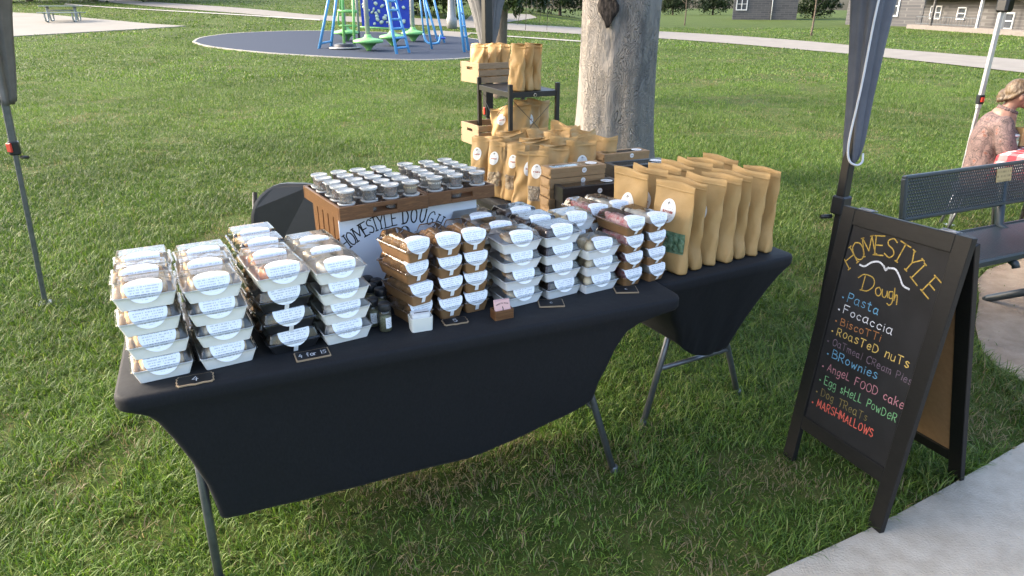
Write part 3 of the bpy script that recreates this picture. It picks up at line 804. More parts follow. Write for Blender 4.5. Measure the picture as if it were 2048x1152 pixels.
# ================================================================== BAKERY BOXES
def make_box(name, label, cat, traymat, food, W, D, taper, HT, HL, foodkind, tab, labr):
    """a card tray with a clear snap lid, a round sticker folded over the lid's front edge, and what is inside"""
    t = thing(name, label, cat)
    hw, hd = W / 2, D / 2
    mb = MB(); r = .007; th = .0022
    mb.loft([rrect(-hw + taper, hw - taper, -hd + taper, hd - taper, r, 0, 2), rrect(-hw, hw, -hd, hd, r, HT, 2),
             rrect(-hw + th, hw - th, -hd + th, hd - th, r, HT + .0005, 2), rrect(-hw + taper + th, hw - taper - th, -hd + taper + th, hd - taper - th, r, .004, 2)], True, True, False)
    mb.build('tray', traymat, t)
    ins = .012; zt = HT + HL
    mb = MB()
    mb.loft([rrect(-hw - .0035, hw + .0035, -hd - .0035, hd + .0035, r + .003, HT - .004, 3), rrect(-hw - .004, hw + .004, -hd - .004, hd + .004, r + .003, HT + .001, 3), rrect(-hw - .002, hw + .002, -hd - .002, hd + .002, r + .002, HT + .004, 3),
             rrect(-hw + .003, hw - .003, -hd + .003, hd - .003, r, HT + .004, 3), rrect(-hw + ins - .003, hw - ins + .003, -hd + ins - .003, hd - ins + .003, r + .002, zt - .006, 3),
             rrect(-hw + ins, hw - ins, -hd + ins, hd - ins, r + .001, zt - .001, 3), rrect(-hw + ins + .005, hw - ins - .005, -hd + ins + .005, hd - ins - .005, r, zt, 3)], False, True, False)
    mb.build('lid', MAT['clear'], t)
    # sticker
    mb = MB(); slopeL = math.hypot(ins - .003, HL - .004); N = 12
    yt, yb = -hd + ins, -hd + .003
    def surf(s_):
        if s_ >= 0: return (yt + s_, zt + .0012)
        k = -s_
        d = k / slopeL
        return (yt + (yb - yt) * d - .0016, zt + .001 - (HL - .004) * d)
    off = -labr * .10
    rows = []
    for i in range(N + 1):
        s_ = off + labr * math.cos(math.pi * i / N)
        half = math.sqrt(max(labr ** 2 - (s_ - off) ** 2, 0)) + .0006
        rows.append((s_, half))
    k0 = next(i for i, q in enumerate(rows) if q[0] < 0); s0, s1 = rows[k0 - 1], rows[k0]
    if s0[0] > 0: rows.insert(k0, (0.0, math.sqrt(labr ** 2 - off ** 2)))
    ids = []
    for s_, half in rows:
        y, z = surf(s_); row = []
        for j in range(9):
            x = half * (j / 4 - 1)
            droop = -.10 * max(0, abs(x) - (hw - ins - .004)) if s_ >= 0 else 0.0
            flare = .25 * max(0, abs(x) - (hw - ins - .006)) if s_ < 0 else 0
            row.append(mb.vert((x, y + flare * -.3, z + droop * 2), (.5 + x / labr / 2, .5 + (s_ - off) / labr / 2)))
        ids.append(row)
    for a, b in zip(ids[:-1], ids[1:]):
        for j in range(8): mb.face((b[j], b[j + 1], a[j + 1], a[j]), False)
    tabw = .0065
    sb = rows[-1][0] + .004; y0, z0 = surf(sb); prev = None
    pts = [(y0 - .0008, z0)]
    if z0 > HT + .006: pts += [(-hd + .001, HT + .0062), (-hd - .0056, HT + .004)]
    pts += [(-hd - .006, HT - .004), (-hd - .0015 + taper * min(1, tab / HT) , HT - tab)]
    pts = [p for i, p in enumerate(pts) if i == 0 or p[1] < pts[0][1] + 1e-4]
    for y, z in pts:
        row = [mb.vert((-tabw, y - .0012, z)), mb.vert((tabw, y - .0012, z))]
        if prev: mb.face((prev[0], row[0], row[1], prev[1]))
        prev = row
    mb.build('sticker', MAT['label'], t)
    # contents
    mb = MB(); rnd = random.Random(hash(name) % 1000 if False else len(name) * 7 + len(label)); iw, idp = W - 2 * taper - .012, D - 2 * taper - .012
    if foodkind == 'rolls':
        for k in range(4):
            x = -iw / 2 + iw * (k + .5) / 4
            mb.blob((x, rnd.uniform(-.004, .004), HT * .80 + .004), (iw / 7.6, idp / 1.9, .026), 10 + k, .10, 10, 7)
    elif foodkind == 'two':
        for k in range(2):
            x = -iw / 4 + iw / 2 * k
            mb.blob((x, 0, HT * .80), (iw / 4.0, idp / 1.95, .030), 20 + k, .10, 12, 8)
    elif foodkind == 'bun':
        for k in range(2):
            x = -iw / 4 + iw / 2 * k
            for q in range(2): mb.blob((x, -idp / 4 + idp / 2 * q, HT * .82), (iw / 4.0, idp / 4.0, .031), 30 + k * 2 + q, .05, 12, 8)
    elif foodkind == 'cookies':
        for k in range(7):
            mb.blob((rnd.uniform(-.33, .33) * iw, rnd.uniform(-.3, .3) * idp, .022 + .0075 * (k % 4)), (.036, .036, .0095), 40 + k, .08, 12, 6, Matrix.Rotation(rnd.uniform(-.35, .35), 3, 'X') @ Matrix.Rotation(rnd.uniform(-.3, .3), 3, 'Y'))
    elif foodkind == 'squares':
        for k in range(6):
            mb.box((-iw / 3 + iw / 3 * (k % 3), -idp / 4 + idp / 2 * (k // 3), HT * .78 + rnd.uniform(0, .006)), (iw / 3.1, idp / 2.1, .038), Matrix.Rotation(rnd.uniform(-.08, .08), 3, 'Z'), .004)
    elif foodkind == 'sticks':
        for k in range(9):
            mb.blob((-iw / 2.6 + iw / 1.3 * (k % 3) / 2, -idp / 3 + idp / 3 * (k // 3), HT * .80 + .006 * (k % 2)), (iw / 6, idp / 4.8, .024), 60 + k, .14, 9, 6, Matrix.Rotation(rnd.uniform(-.5, .5), 3, 'Z'))
    elif foodkind == 'cake':
        mb.blob((0, 0, HT * .66), (iw / 2.02, idp / 2.02, .036), 77, .05, 18, 9)
        for k in range(6): mb.blob((rnd.uniform(-.2, .2) * iw, (-.42 + .84 * k / 5) * idp, HT + .008), (iw / 4.2, idp / 10, .011), 80 + k, .15, 9, 6)
    mb.build('filling', food, t)
    return t
WB = dict(W=.152, D=.120, taper=.013, HT=.0405, HL=.0275)
PROTO = {}
def kind(key, name, mat, food, fk, dims, tab, lr):
    PROTO[key] = Placer(make_box(name, key, 'bakery box', mat, food, dims['W'], dims['D'], dims['taper'], dims['HT'], dims['HL'], fk, tab, lr))
kind('roll', 'white_bakery_box', MAT['white_card'], FOOD['roll'], 'rolls', WB, .012, .046)
kind('pastry', 'white_bakery_box', MAT['white_card'], FOOD['pastry'], 'two', dict(WB, HL=.0250), .008, .046)
kind('glazed', 'white_bakery_box', MAT['white_card'], FOOD['glazed'], 'two', WB, .008, .048)
kind('black', 'black_bakery_box', MAT['black_card'], FOOD['cookie'], 'cookies', dict(WB, HT=.034, HL=.034), .036, .046)
WG = dict(W=.150, D=.122, taper=.012, HT=.0365, HL=.0282)
kind('oat', 'white_bakery_box', MAT['grey_card'], FOOD['cookie'], 'cookies', WG, .006, .042)
kind('brownie', 'white_bakery_box', MAT['grey_card'], FOOD['brownie'], 'squares', WG, .006, .042)
kind('bun', 'white_bakery_box', MAT['grey_card'], FOOD['bun'], 'bun', WG, .006, .042)
KB = dict(W=.086, D=.185, taper=.009, HT=.0385, HL=.0322)
KG = dict(KB, HT=.0355, HL=.0282)
kind('biscotti', 'kraft_loaf_box', MAT['brown_card'], FOOD['biscotti'], 'sticks', KB, .030, .042)
kind('pink', 'kraft_loaf_box', MAT['brown_card'], FOOD['pink'], 'cake', KG, .030, .042)
kind('white', 'kraft_loaf_box', MAT['brown_card'], FOOD['white'], 'cake', KG, .030, .042)
rb = random.Random(5)
def stack(keys, u, v, yaw, pitch, lab, lean=(0, 0), jit=.004, tabz=.742):
    """keys from the bottom up"""
    n = len(keys)
    for k, key in enumerate(keys):
        p = T1(u + lean[0] * k + rb.uniform(-jit, jit), v + lean[1] * k + rb.uniform(-jit, jit), tabz + .0008 + pitch * k)
        yield_label = lab(k, n, key)
        PROTO[key].put(p, TH1 + yaw + rb.uniform(-.035, .035), yield_label[0], yield_label[1])
def lev(k, n): return 'top' if k == n - 1 else ['bottom', 'second lowest', 'third lowest', 'fourth lowest'][k]
DEPTH = ['front', 'second', 'third', 'rearmost']
COLN = {'A': 'leftmost', 'B': 'second', 'C': 'third', 'D': 'fourth'}
WHAT = dict(roll='pale rolls', pastry='cream pastries', glazed='glazed brown pastries')
for cname, u, v0, yaw, cols in (('A', .122, .152, R(5), ['roll'] * 3), ('B', .292, .162, R(7), ['roll'] * 3), ('C', .470, .186, R(9), ['C0', 'C1', 'C2', 'C3']), ('D', .634, .188, R(9), ['pastry'] * 3)):
    for d, kk in enumerate(cols):
        if kk == 'C0': keys = ['black', 'black', 'black', 'glazed']
        elif kk == 'C1': keys = ['black', 'black', 'black', 'glazed']
        elif kk[0] == 'C': keys = ['black', 'black', 'black', 'black']
        else: keys = [kk] * 4
        def lab(k, n, key, d=d, cname=cname):
            if key == 'black': return ('black box of cookies, %s, %s stack of the %s column from the left' % (lev(k, n), DEPTH[d], COLN[cname]), 'white and black bakery boxes stacked on the left')
            return ('white box of %s, %s, %s stack of the %s column' % (WHAT[key], lev(k, n), DEPTH[d], 'leftmost' if cname == 'A' else COLN[cname] + ' from left'), 'white and black bakery boxes stacked on the left')
        sh = (.004 * d * (1 if cname in 'AB' else -.5))
        stack(keys, u - math.sin(yaw) * .125 * d * .6 - .003 * d - (.004 * d if cname == 'D' else 0), v0 - .028 + (.118 if cname == 'D' else .124) * d, yaw, dict(A=.0712, B=.0692, C=.0686, D=.0660)[cname], lab, lean=(-.002 if cname == 'A' else -.003, -.0005))
# kraft boxes of biscotti in front of the poster
for ci, (u, v, yaw, jl) in enumerate(((.862, .275, R(17), .008), (.973, .285, R(7), .003), (1.070, .300, R(5), .003))):
    for d in range(1):
        def lab(k, n, key, ci=ci, d=d):
            return ('kraft box of biscotti, %s in the %s stack%s' % (lev(k, n), ['leftmost', 'middle', 'rightmost'][ci], '' if d == 0 else ' of the back row'), 'kraft boxes of biscotti in front of the poster')
        stack(['biscotti'] * 4, u - .012 * d, v - .045 + .192 * d, yaw, .0712, lab, lean=(-.0035 if ci == 0 else -.001, -.0006), jit=jl)
# white boxes right of the biscotti
WH = dict(oat='oatmeal cookies', brownie='dark brownies', bun='cream buns')
for ci, (key, u, v, yaw, rows) in enumerate((('oat', 1.237, .258, R(8), 4), ('brownie', 1.397, .272, R(8), 3), ('bun', 1.549, .268, R(8), 2))):
    for d in range(rows):
        n = 3 if (key == 'bun' and d == 0) else 4
        def lab(k, n, key_, ci=ci, d=d):
            return ('white bakery box of %s, %s in the %s stack from the front' % (WH[key_], lev(k, n), NTH[d]), 'white bakery boxes in the middle of the table')
        stack([key] * n, u - .021 * d + (-.012 if (key == 'bun' and d) else 0), v - .050 + .128 * d, yaw, .0652, lab, lean=(-.003, -.001))
# kraft boxes of pink cake and white meringue
for ci, (key, u, v, yaw) in enumerate((('pink', 1.674, .302, R(11)), ('white', 1.777, .312, R(11)))):
    for d in range(2):
        def lab(k, n, key_, ci=ci, d=d):
            return ('kraft loaf box of %s, %s of the %s stack' % ('pink frosted cake' if key_ == 'pink' else 'pale meringue beside pink ones', lev(k, n), ['front', 'back'][d]), 'kraft boxes of cake beside the tall bags')
        stack([key] * 4, u - .040 * d, v - .045 + .196 * d, yaw, .0642, lab, lean=(-.002, -.001))

# ================================================================== CRATE, POSTER, TRAYS, CUPS
GC = R(33); G0 = Vector((-.555, 2.178, 0))
def G(a, b, z): return G0 + Vector((math.cos(GC) * a - math.sin(GC) * b, math.sin(GC) * a + math.cos(GC) * b, z))
t = thing('slatted_crate', 'upright stained wooden crate with slatted sides under the cup trays', 'crate', G(.035, .085, .742), GC)
CW, CD, CH = .50, .29, .306
mb = MB()
for x in (.012, CW - .012):
    for y in (.012, CD - .012): mb.box((x, y, CH / 2), (.022, .022, CH), None, .002)
mb.build('corner_post', MAT['walnut'], t)
for nm, fx in (('side_slats', -.004), ('side_slats', CW + .004)):
    mb = MB()
    for k in range(5): mb.box((fx, .035 + k * (CD - .07) / 4, CH / 2), (.009, .046, CH - .004), None, .0015)
    mb.build(nm, MAT['walnut'], t)
mb = MB()
for k in range(8): mb.box((.04 + k * (CW - .08) / 7, -.004, CH / 2), (.05, .009, CH - .004), None, .0015)
for k in range(8): mb.box((.04 + k * (CW - .08) / 7, CD + .004, CH / 2), (.05, .009, CH - .004), None, .0015)
mb.build('front_slats', MAT['walnut'], t)
mb = MB(); mb.box((CW / 2, CD / 2, CH - .006), (CW - .03, CD - .03, .01), None, .001); mb.build('top_board', MAT['walnut'], t)

# ---- stroke lettering -------------------------------------------------
GL = {
'A': '0 0 2 6|2 6 4 0|.7 2 3.3 2', 'B': '0 0 0 6|0 6 2.4 5.6 2.6 3.8 0 3.2|0 3.2 3 2.8 3.2 .5 0 0', 'C': '3.8 5 2.5 6 .6 5 0 3 .6 1 2.3 0 3.8 .9',
'D': '0 0 0 6|0 6 2.5 5.5 3.8 3 2.5 .5 0 0', 'E': '0 0 0 6|0 6 3.2 6|0 3.1 2.6 3.1|0 0 3.2 0', 'F': '0 0 0 6|0 6 3.3 6|0 3.2 2.6 3.2',
'G': '3.8 5 2.4 6 .6 5 0 3 .6 .8 2.4 0 3.8 1.2 3.8 2.8|3.9 2.8 2.2 2.8', 'H': '0 0 0 6|4 0 4 6|0 3 4 3', 'L': '0 6 0 0|0 0 3 0',
'M': '0 0 .4 6|.4 6 2.2 1.5|2.2 1.5 4 6|4 6 4.4 0', 'N': '0 0 0 6|0 6 3.6 0|3.6 0 3.6 6', 'O': '2 6 .5 5 0 3 .5 .9 2 0 3.5 .9 4 3 3.5 5 2 6',
'P': '0 0 0 6|0 6 2.6 5.8 3.1 4.5 2.4 3.1 0 2.9', 'R': '0 0 0 6|0 6 2.6 5.8 3.1 4.5 2.4 3.1 0 2.9|1.2 3 3.4 0', 'S': '3.5 5.2 2 6 .4 5 .8 3.7 2.6 2.9 3.5 1.5 2.3 .1 .2 .8',
'T': '0 6 4 6|2 6 2 0', 'U': '0 6 .1 1.6 1.8 0 3.5 1.6 3.6 6', 'W': '0 6 1.1 0|1.1 0 2.3 4.5|2.3 4.5 3.4 0|3.4 0 4.6 6', 'Y': '0 6 2 3|4 6 2 3|2 3 2 0',
'a': '2.8 3.4 1.4 4 .2 2.8 .2 1 1.3 0 2.6 1|2.8 4 2.8 .8 3.4 0', 'c': '2.8 3.3 1.5 4 .3 2.8 .3 1.2 1.5 0 2.8 .7', 'e': '.2 2.1 2.7 2.3 2.5 3.6 1.3 4 .2 2.6 .5 .6 1.7 0 2.8 .8',
'g': '2.7 3.4 1.4 4 .2 2.8 .3 1 1.4 .3 2.7 1.4|2.8 4 2.8 -1 1.7 -2 .3 -1.4', 'h': '0 6 0 0|0 2.6 1.4 4 2.5 3 2.6 0', 'i': '.4 4 .4 0|.4 5.3 .45 5.6', 'k': '0 6 0 0|2.4 4 0 1.8|.8 2.4 2.6 0',
'l': '.4 6 .4 0', 'm': '0 4 0 0|0 2.8 1.1 4 1.8 3 1.8 0|1.8 2.8 3 4 3.7 3 3.7 0', 'n': '0 4 0 0|0 2.6 1.4 4 2.4 3 2.5 0', 'o': '1.5 4 .3 3 .3 1 1.5 0 2.7 1 2.7 3 1.5 4',
'p': '0 4 0 -2|0 3 1.5 4 2.7 3 2.6 1 1.4 0 0 .8', 'r': '0 4 0 0|0 2.5 1 3.8 2.2 3.7', 's': '2.4 3.4 1.3 4 .3 3.2 1.3 2.1 2.5 1.1 1.4 0 .1 .6', 't': '1.2 5.5 1.2 .8 2 0 2.7 .3|.1 4 2.4 4',
'u': '0 4 .1 1 1.2 0 2.5 1|2.6 4 2.6 0', 'w': '0 4 .9 0|.9 0 1.8 3|1.8 3 2.7 0|2.7 0 3.6 4', '4': '2.4 6 0 2.2|0 2.2 3.8 2.2|2.8 4.2 2.6 -.4', '5': '3.3 6 .8 6|.8 6 .4 3.5|.4 3.5 2.2 3.9 3.4 2.4 2.6 .5 .2 .3',
'6': '3 6 .8 4 .2 1.8 1.4 0 3.2 1 2.8 2.8 .5 2.2', '1': '1 0 1 6', 'f': '2.6 5.4 1.6 6 1 4.8 1 0|0 3.4 2.2 3.4', 'd': '2.7 3.4 1.4 4 .2 2.8 .3 1 1.4 0 2.7 1|2.8 6 2.8 0', '.': '.2 2.6 .5 2.9', ' ': ''}
def glyph(ch):
    out = []; w = 0
    for st in GL[ch].split('|'):
        v = [float(q) for q in st.split()]
        pts = list(zip(v[0::2], v[1::2]))
        if len(pts) > 2: pts = [(p.x, p.y) for p in smoothpath([(a, b, 0) for a, b in pts], 5)]
        elif len(pts) == 2: pts = [(pts[0][0] + (pts[1][0] - pts[0][0]) * k / 3, pts[0][1] + (pts[1][1] - pts[0][1]) * k / 3) for k in range(4)]
        if pts: out.append(pts); w = max(w, max(p[0] for p in pts))
    return out, (w if out else 2.4)
def lettering(mb, text, width, height, pen, place, gap=1.3, seed=1, serif=False, wob=.25, arch=None):
    """hand lettering along a straight line (or an arch function x -> (x, y, angle)); width 0 = natural"""
    rnd = random.Random(seed); gl = [glyph(c) for c in text]
    tot = sum(g[1] for g in gl) + gap * (len(gl) - 1)
    sy = height / 6; sx = (width / tot) if width else sy
    x = 0.0
    for strokes, w in gl:
        jy = rnd.uniform(-wob, wob) * sy; js = 1 + rnd.uniform(-.08, .08); sl = rnd.uniform(-.05, .08)
        cx = (x + w / 2) * sx
        for pts in strokes:
            q = [((px - w / 2) * sx * js + py * sy * sl, py * sy * js + jy) for px, py in pts]
            extra = []
            if serif and len(pts) == 4:
                for e in (0, -1):
                    if pts[e][1] in (0.0, 6.0) and abs(pts[0][1] - pts[-1][1]) > 2.5: extra.append([(q[e][0] - .75 * sx, q[e][1]), (q[e][0] + .75 * sx, q[e][1])])
            for ln in [q] + extra:
                if arch:
                    ax, ay, an = arch(cx); ca, sa = math.cos(an), math.sin(an)
                    ln2 = [(ax + a * ca - b * sa, ay + a * sa + b * ca) for a, b in ln]
                else: ln2 = [(cx + a, b) for a, b in ln]
                mb.ribbon(ln2, pen * rnd.uniform(.8, 1.2), place)
        x += w + gap

PW, PH = .530, .312
po = thing('poster', 'white hand lettered poster leaning on the wooden crate', 'poster', G(.015, .064, .742), GC)
mb = MB(); mb.box((PW / 2, 0, PH / 2), (PW, .004, PH), None, .0008); mb.build('board', MAT['poster'], po)
ppl = lambda x, y, h: (x, -.0026 - h, y)
mb = MB()
p_o = G(.015, .0614, .742); p_n = Vector((math.sin(GC), -math.cos(GC), 0)); p_x = Vector((math.cos(GC), math.sin(GC), 0))
def on_poster(x, y):                      # where a letter read off the photo sits on the board
    d = ray(x, y); q = Vector((0, 0, CAMH)); q = q + d * ((p_o - q).dot(p_n) / d.dot(p_n)) - p_o
    return q.dot(p_x), q.z
LP_ = [('H', 689, 487), ('O', 702, 477), ('M', 717, 466), ('E', 730, 458), ('S', 740, 453), ('T', 750, 448), ('Y', 761, 444), ('L', 774, 441), ('E', 788, 437), ('D', 811, 433), ('O', 828, 431), ('U', 846, 431), ('G', 862, 436), ('H', 878, 444)]
LQ = [on_poster(x, y) for _, x, y in LP_]
for k, (chh, _, _) in enumerate(LP_):
    pa_, pb_ = LQ[max(k - 1, 0)], LQ[min(k + 1, len(LQ) - 1)]; an = math.atan2(pb_[1] - pa_[1], pb_[0] - pa_[0]); hh = .050
    st, w = glyph(chh)
    for pts in st:
        q = [((x - w / 2) * hh / 6 * (.9 if chh == 'M' else .66), (y - 3) * hh / 6) for x, y in pts]; ex = []
        if len(pts) == 4:
            for e_ in (0, -1):
                if pts[e_][1] in (0.0, 6.0) and abs(pts[0][1] - pts[-1][1]) > 2.5: ex.append([(q[e_][0] - .005, q[e_][1]), (q[e_][0] + .005, q[e_][1])])
        for ln in [q] + ex: mb.ribbon([(LQ[k][0] + a * math.cos(an) - b * math.sin(an), LQ[k][1] + a * math.sin(an) + b * math.cos(an)) for a, b in ln], .0054 if len(ln) > 2 and k in (9, 10, 11) else .0042, ppl)
mb.build('lettering', MAT['ink'], po)
mb = MB(); rnd = random.Random(9)
for k in range(9):      # loose brush strokes of the drawing under the words
    a = rnd.uniform(-.9, .9); mb.ribbon([(.215 + .002 * k, .115), (.200 + .02 * math.sin(a) + .002 * k, .10 - .006 * k * .2), (.185 + .035 * math.sin(a), .085 - .02 * abs(math.cos(a)))], .0028, ppl)
for k in range(3): mb.ribbon([(.235 + .012 * math.cos(q / 3) * (1 + .3 * k), .215 + .022 * math.sin(q / 3)) for q in range(20)], .0022, ppl)
mb.ribbon([(.232, .195), (.215, .15), (.207, .115)], .004, ppl)
mb.ribbon([(.20, .165), (.197, .15), (.204, .14), (.208, .152)], .004, ppl)
mb.build('drawing', MAT['ink'], po)

def make_tray(label, W, D, loc, rz):
    t = thing('serving_tray', label, 'tray', loc, rz, 'wooden trays of cups')
    H = .046
    mb = MB(); mb.box((W / 2, D / 2, .005), (W - .022, D - .022, .008), None, .001); mb.build('base', MAT['walnut'], t)
    for y in (.0055, D - .0055):
        mb = MB()                                             # long side with a slot for the hand
        sw, sh = .085, .018; yy = y
        for sgn in (-1, 1): mb.box((W / 2 + sgn * (W + sw) / 4, yy, H / 2), ((W - sw) / 2, .011, H), None, .0015)
        for z0, z1 in ((.0, .014), (.014 + sh, H)): mb.box((W / 2, yy, (z0 + z1) / 2), (sw + .001, .0108, z1 - z0), None, .0012)
        mb.build('handle_side', MAT['walnut'], t)
    for x in (.0055, W - .0055):
        mb = MB(); mb.box((x, D / 2, H / 2), (.011, D - .024, H - .001), None, .0015); mb.build('end_side', MAT['walnut'], t)
    return t
TZ = .742 + CH
TR1 = (G(0, 0, TZ + .0012), GC); TR2 = (G(.322, .012, TZ + .0012), GC - R(1.5))
make_tray('stained wooden tray of cups on the left of the crate', .318, .37, *TR1)
make_tray('stained wooden tray of cups on the right of the crate', .268, .35, *TR2)
def make_cup(food, kind_, name='sample_cup'):
    t = thing(name, 'cup', 'cup')
    mb = MB(); mb.lathe([(.0, .001), (.0200, .001), (.0220, .003), (.0255, .036), (.0270, .0365), (.0275, .038)], 20); mb.build('cup_body', MAT['cup_clear'], t)
    mb = MB(); mb.lathe([(.0290, .0345), (.0296, .0385), (.0285, .0405), (.0268, .0405), (.0255, .0385), (.0, .0385)], 20); mb.box((.0285, 0, .0385), (.008, .012, .001), None, 0); mb.build('cup_lid', MAT['cup_lid'], t)
    mb = MB(); rnd = random.Random(len(name) + hash(kind_) % 7 if False else len(kind_) * 5)
    if kind_ in ('brown pieces', 'dark pieces', 'tan pieces'):
        for k in range(8):
            a = k * 2.4; r = .012 * math.sqrt((k % 4) / 3.2)
            mb.blob((1.15 * r * math.cos(a), 1.15 * r * math.sin(a), .010 + .0085 * (k // 3)), (.0105, .0098, .009), k + len(kind_), .2, 8, 5)
    else:
        mb.lathe([(.0, .003), (.021, .004), (.0245, .024), (.018, .029), (.0, .030)], 16)
        mb.blob((.004, -.004, .029), (.013, .011, .005), 4, .2, 8, 5)
    mb.build('filling', food, t)
    return t
CUPK = [('brown pieces', FOOD['glazed']), ('dark pieces', FOOD['brownie']), ('tan pieces', FOOD['cookie']), ('pale cream', FOOD['bun']), ('white cream', FOOD['white'])]
CUPS = {k: Placer(make_cup(f, k)) for k, f in CUPK}
rc = random.Random(21)
for ti, (tr, nx_, ny_, W, D) in enumerate(((TR1, 4, 5, .318, .37), (TR2, 3, 5, .268, .35))):
    for i in range(nx_):
        for j in range(ny_):
            x = .045 + (W - .09) * i / (nx_ - 1); y = .046 + (D - .092) * j / (ny_ - 1)
            if ti == 1: x = .05 + (W - .10) * i / (nx_ - 1)
            kd = CUPK[[0, 1, 0, 4][i] if ti == 0 and j < 2 else rc.choice([0, 1, 2, 3, 2, 0] if ti == 0 else [3, 4, 2, 4, 0])][0] if not (ti == 0 and j == 0) else CUPK[[2, 1, 0, 3][i]][0]
            if ti == 1 and j == 0: kd = CUPK[[4, 0, 2][i]][0]
            x += rc.uniform(-.004, .004); y += rc.uniform(-.004, .004)
            for lv in range(2):
                c, s_ = math.cos(tr[1]), math.sin(tr[1])
                q = tr[0] + Vector((c * x - s_ * y, s_ * x + c * y, .0095 + lv * .0412))
                lab = 'lidded cup of %s, %s tier, %s row from front, %s across %s tray' % (kd, ['lower', 'upper'][lv], NTH[j], NTH[i], ['left', 'right'][ti])
                w_ = lab.split()
                CUPS[kd].put(q + Vector((rc.uniform(-.002, .002), rc.uniform(-.002, .002), 0)), rc.uniform(0, 6.28), ' '.join(w_[:20]), 'lidded cups on the wooden trays')

# ================================================================== SMALL THINGS ON THE FRONT TABLE
def price_card(text, u, v, rz, W, D, label, fancy, h=.03, tw=0):
    c = thing('price_card', label, 'price card', T1(u, v, .7426), TH1 + rz, 'chalk price cards along the table edge')
    def outline(W, D, z):
        if not fancy: return rrect(-W / 2, W / 2, -D / 2, D / 2, .003, z, 2)
        P = [(-.5, -.36), (-.46, -.40), (-.44, -.5), (-.2, -.47), (-.1, -.5), (0, -.54), (.1, -.5), (.2, -.47), (.44, -.5), (.46, -.40), (.5, -.36), (.475, -.18), (.5, 0), (.475, .18), (.5, .36), (.46, .40), (.44, .5), (.2, .47), (.1, .5), (0, .54), (-.1, .5), (-.2, .47), (-.44, .5), (-.46, .40), (-.5, .36), (-.475, .18), (-.5, 0), (-.475, -.18)]
        return [Vector((x * W, y * D, z)) for x, y in P]
    mb = MB(); mb.loft([outline(W, D, 0), outline(W, D, .0035), outline(W * .985, D * .97, .004)], True, True, False)
    mb.build('frame', MAT['pale_wood'], c)
    mb = MB(); mb.loft([outline(W * .93, D * .87, .0042), outline(W * .93, D * .87, .0048)], True, True, False)
    mb.build('board', MAT['chalk_board'], c)
    mb = MB(); lettering(mb, text, tw, h, .0026 if h > .02 else .0015, lambda x, y, q: (x, y, .0052), 1.2, 4, False, .1)
    xs_ = [p[0] for p in mb.v]; ys_ = [p[1] for p in mb.v]; dx = (max(xs_) + min(xs_)) / 2; dy = (max(ys_) + min(ys_)) / 2
    mb.v = [(x - dx, y - dy, z) for x, y, z in mb.v]
    mb.build('lettering', MAT['zip_white'], c)
price_card('4', .203, .036, R(1), .098, .056, 'scalloped black price card chalked with a 4', True, .026)
price_card('4 for 15', .522, .062, R(2), .100, .058, 'rectangular black price card chalked 4 for 15', False, .0235, .078)
price_card('5', .985, .122, R(-3), .084, .050, 'scalloped black price card chalked with a 5', True, .024)
price_card('6', 1.338, .133, R(-18), .088, .064, 'black price card with a small 6, below the cookie boxes', False, .016)
price_card('6', 1.642, .140, R(-20), .084, .064, 'black price card with a small 6, nearest the table end', False, .016)

M_LABELJ = print_mat('jar_label_print', (.76, .77, .78), (.2, .2, .22), 6.0)
jp = thing('spice_jar', 'spice jar', 'spice jar')
mb = MB(); mb.lathe([(.0, .001), (.019, .001), (.0208, .003), (.0208, .062), (.0185, .068), (.0175, .070)], 24); mb.build('glass_body', MAT['glass'], jp)
mb = MB(); mb.lathe([(.0, .002), (.0195, .002), (.0195, .048), (.0, .050)], 20); mb.build('spice', FOOD['spice'], jp)
mb = MB(); mb.lathe([(.0, .070), (.0195, .070), (.0202, .072), (.0202, .090), (.0185, .0935), (.0, .0935)], 24); cap = mb.build('cap', MAT['black_plastic'], jp)
mb = MB(); ids = []
for k in range(9):
    a = R(-118 + 56 * k / 8); ids.append([mb.vert((.0213 * math.cos(a), .0213 * math.sin(a), z), (k / 8, (z - .014) / .036)) for z in (.014, .050)])
for a, b in zip(ids[:-1], ids[1:]): mb.face((a[0], b[0], b[1], a[1]))
mb.build('jar_label', M_LABELJ, jp)
JP = Placer(jp)
for k, (x, y, lab) in enumerate(((772, 660, 'spice jar with black cap at the front right of the jar group'), (748, 650, 'spice jar with black cap at the front left of the jar group'), (764, 628, 'spice jar in the second row, right, behind the front jars'),
                              (745, 620, 'spice jar in the second row, left, beside the white boxes'), (756, 609, 'spice jar in the third row, right, below the poster'), (738, 604, 'spice jar in the third row, left, hardly visible'))):
    JP.put(at(x, y, .7428), TH1 + R([20, -6, 30, 10, 50, 90][k]), lab, 'spice jars beside the white boxes')
mb = MB(); q = T1(.80, .265, .7428); mb.M = Matrix.Translation(q); mb.box((0, 0, .014), (.07, .035, .028), Matrix.Rotation(R(40), 3, 'Z'), .004); tag(mb.build('card_reader', MAT['black_plastic']), 'small black card reader lying behind the spice jars', 'card reader')

ch = thing('card_stand', 'cream plastic card dispenser beside the 5 card', 'card stand', T1(.868, .115, .7428), TH1 - R(2))
mb = MB(); mb.loft([rrect(-.034, .034, -.024, .024, .008, 0, 3), rrect(-.036, .036, -.026, .026, .008, .046, 3), rrect(-.034, .034, -.024, .024, .007, .0465, 3), rrect(-.034, .034, -.024, .024, .007, .040, 3)], True, True, False); mb.build('holder', MAT['cream'], ch)
mb = MB(); mb.loft([rrect(-.029, .029, -.017, .021, .005, .041, 3), rrect(-.029, .029, -.017, .021, .005, .056, 3)], True, True, False); mb.build('cards', MAT['label'] if False else pmat('card_stock', (.76, .76, .75), None, 5, .6), ch)
mb = MB(); mb.box((.004, .0, .0565), (.048, .004, .0012), None, 0); mb.build('slot', MAT['black_plastic'], ch)

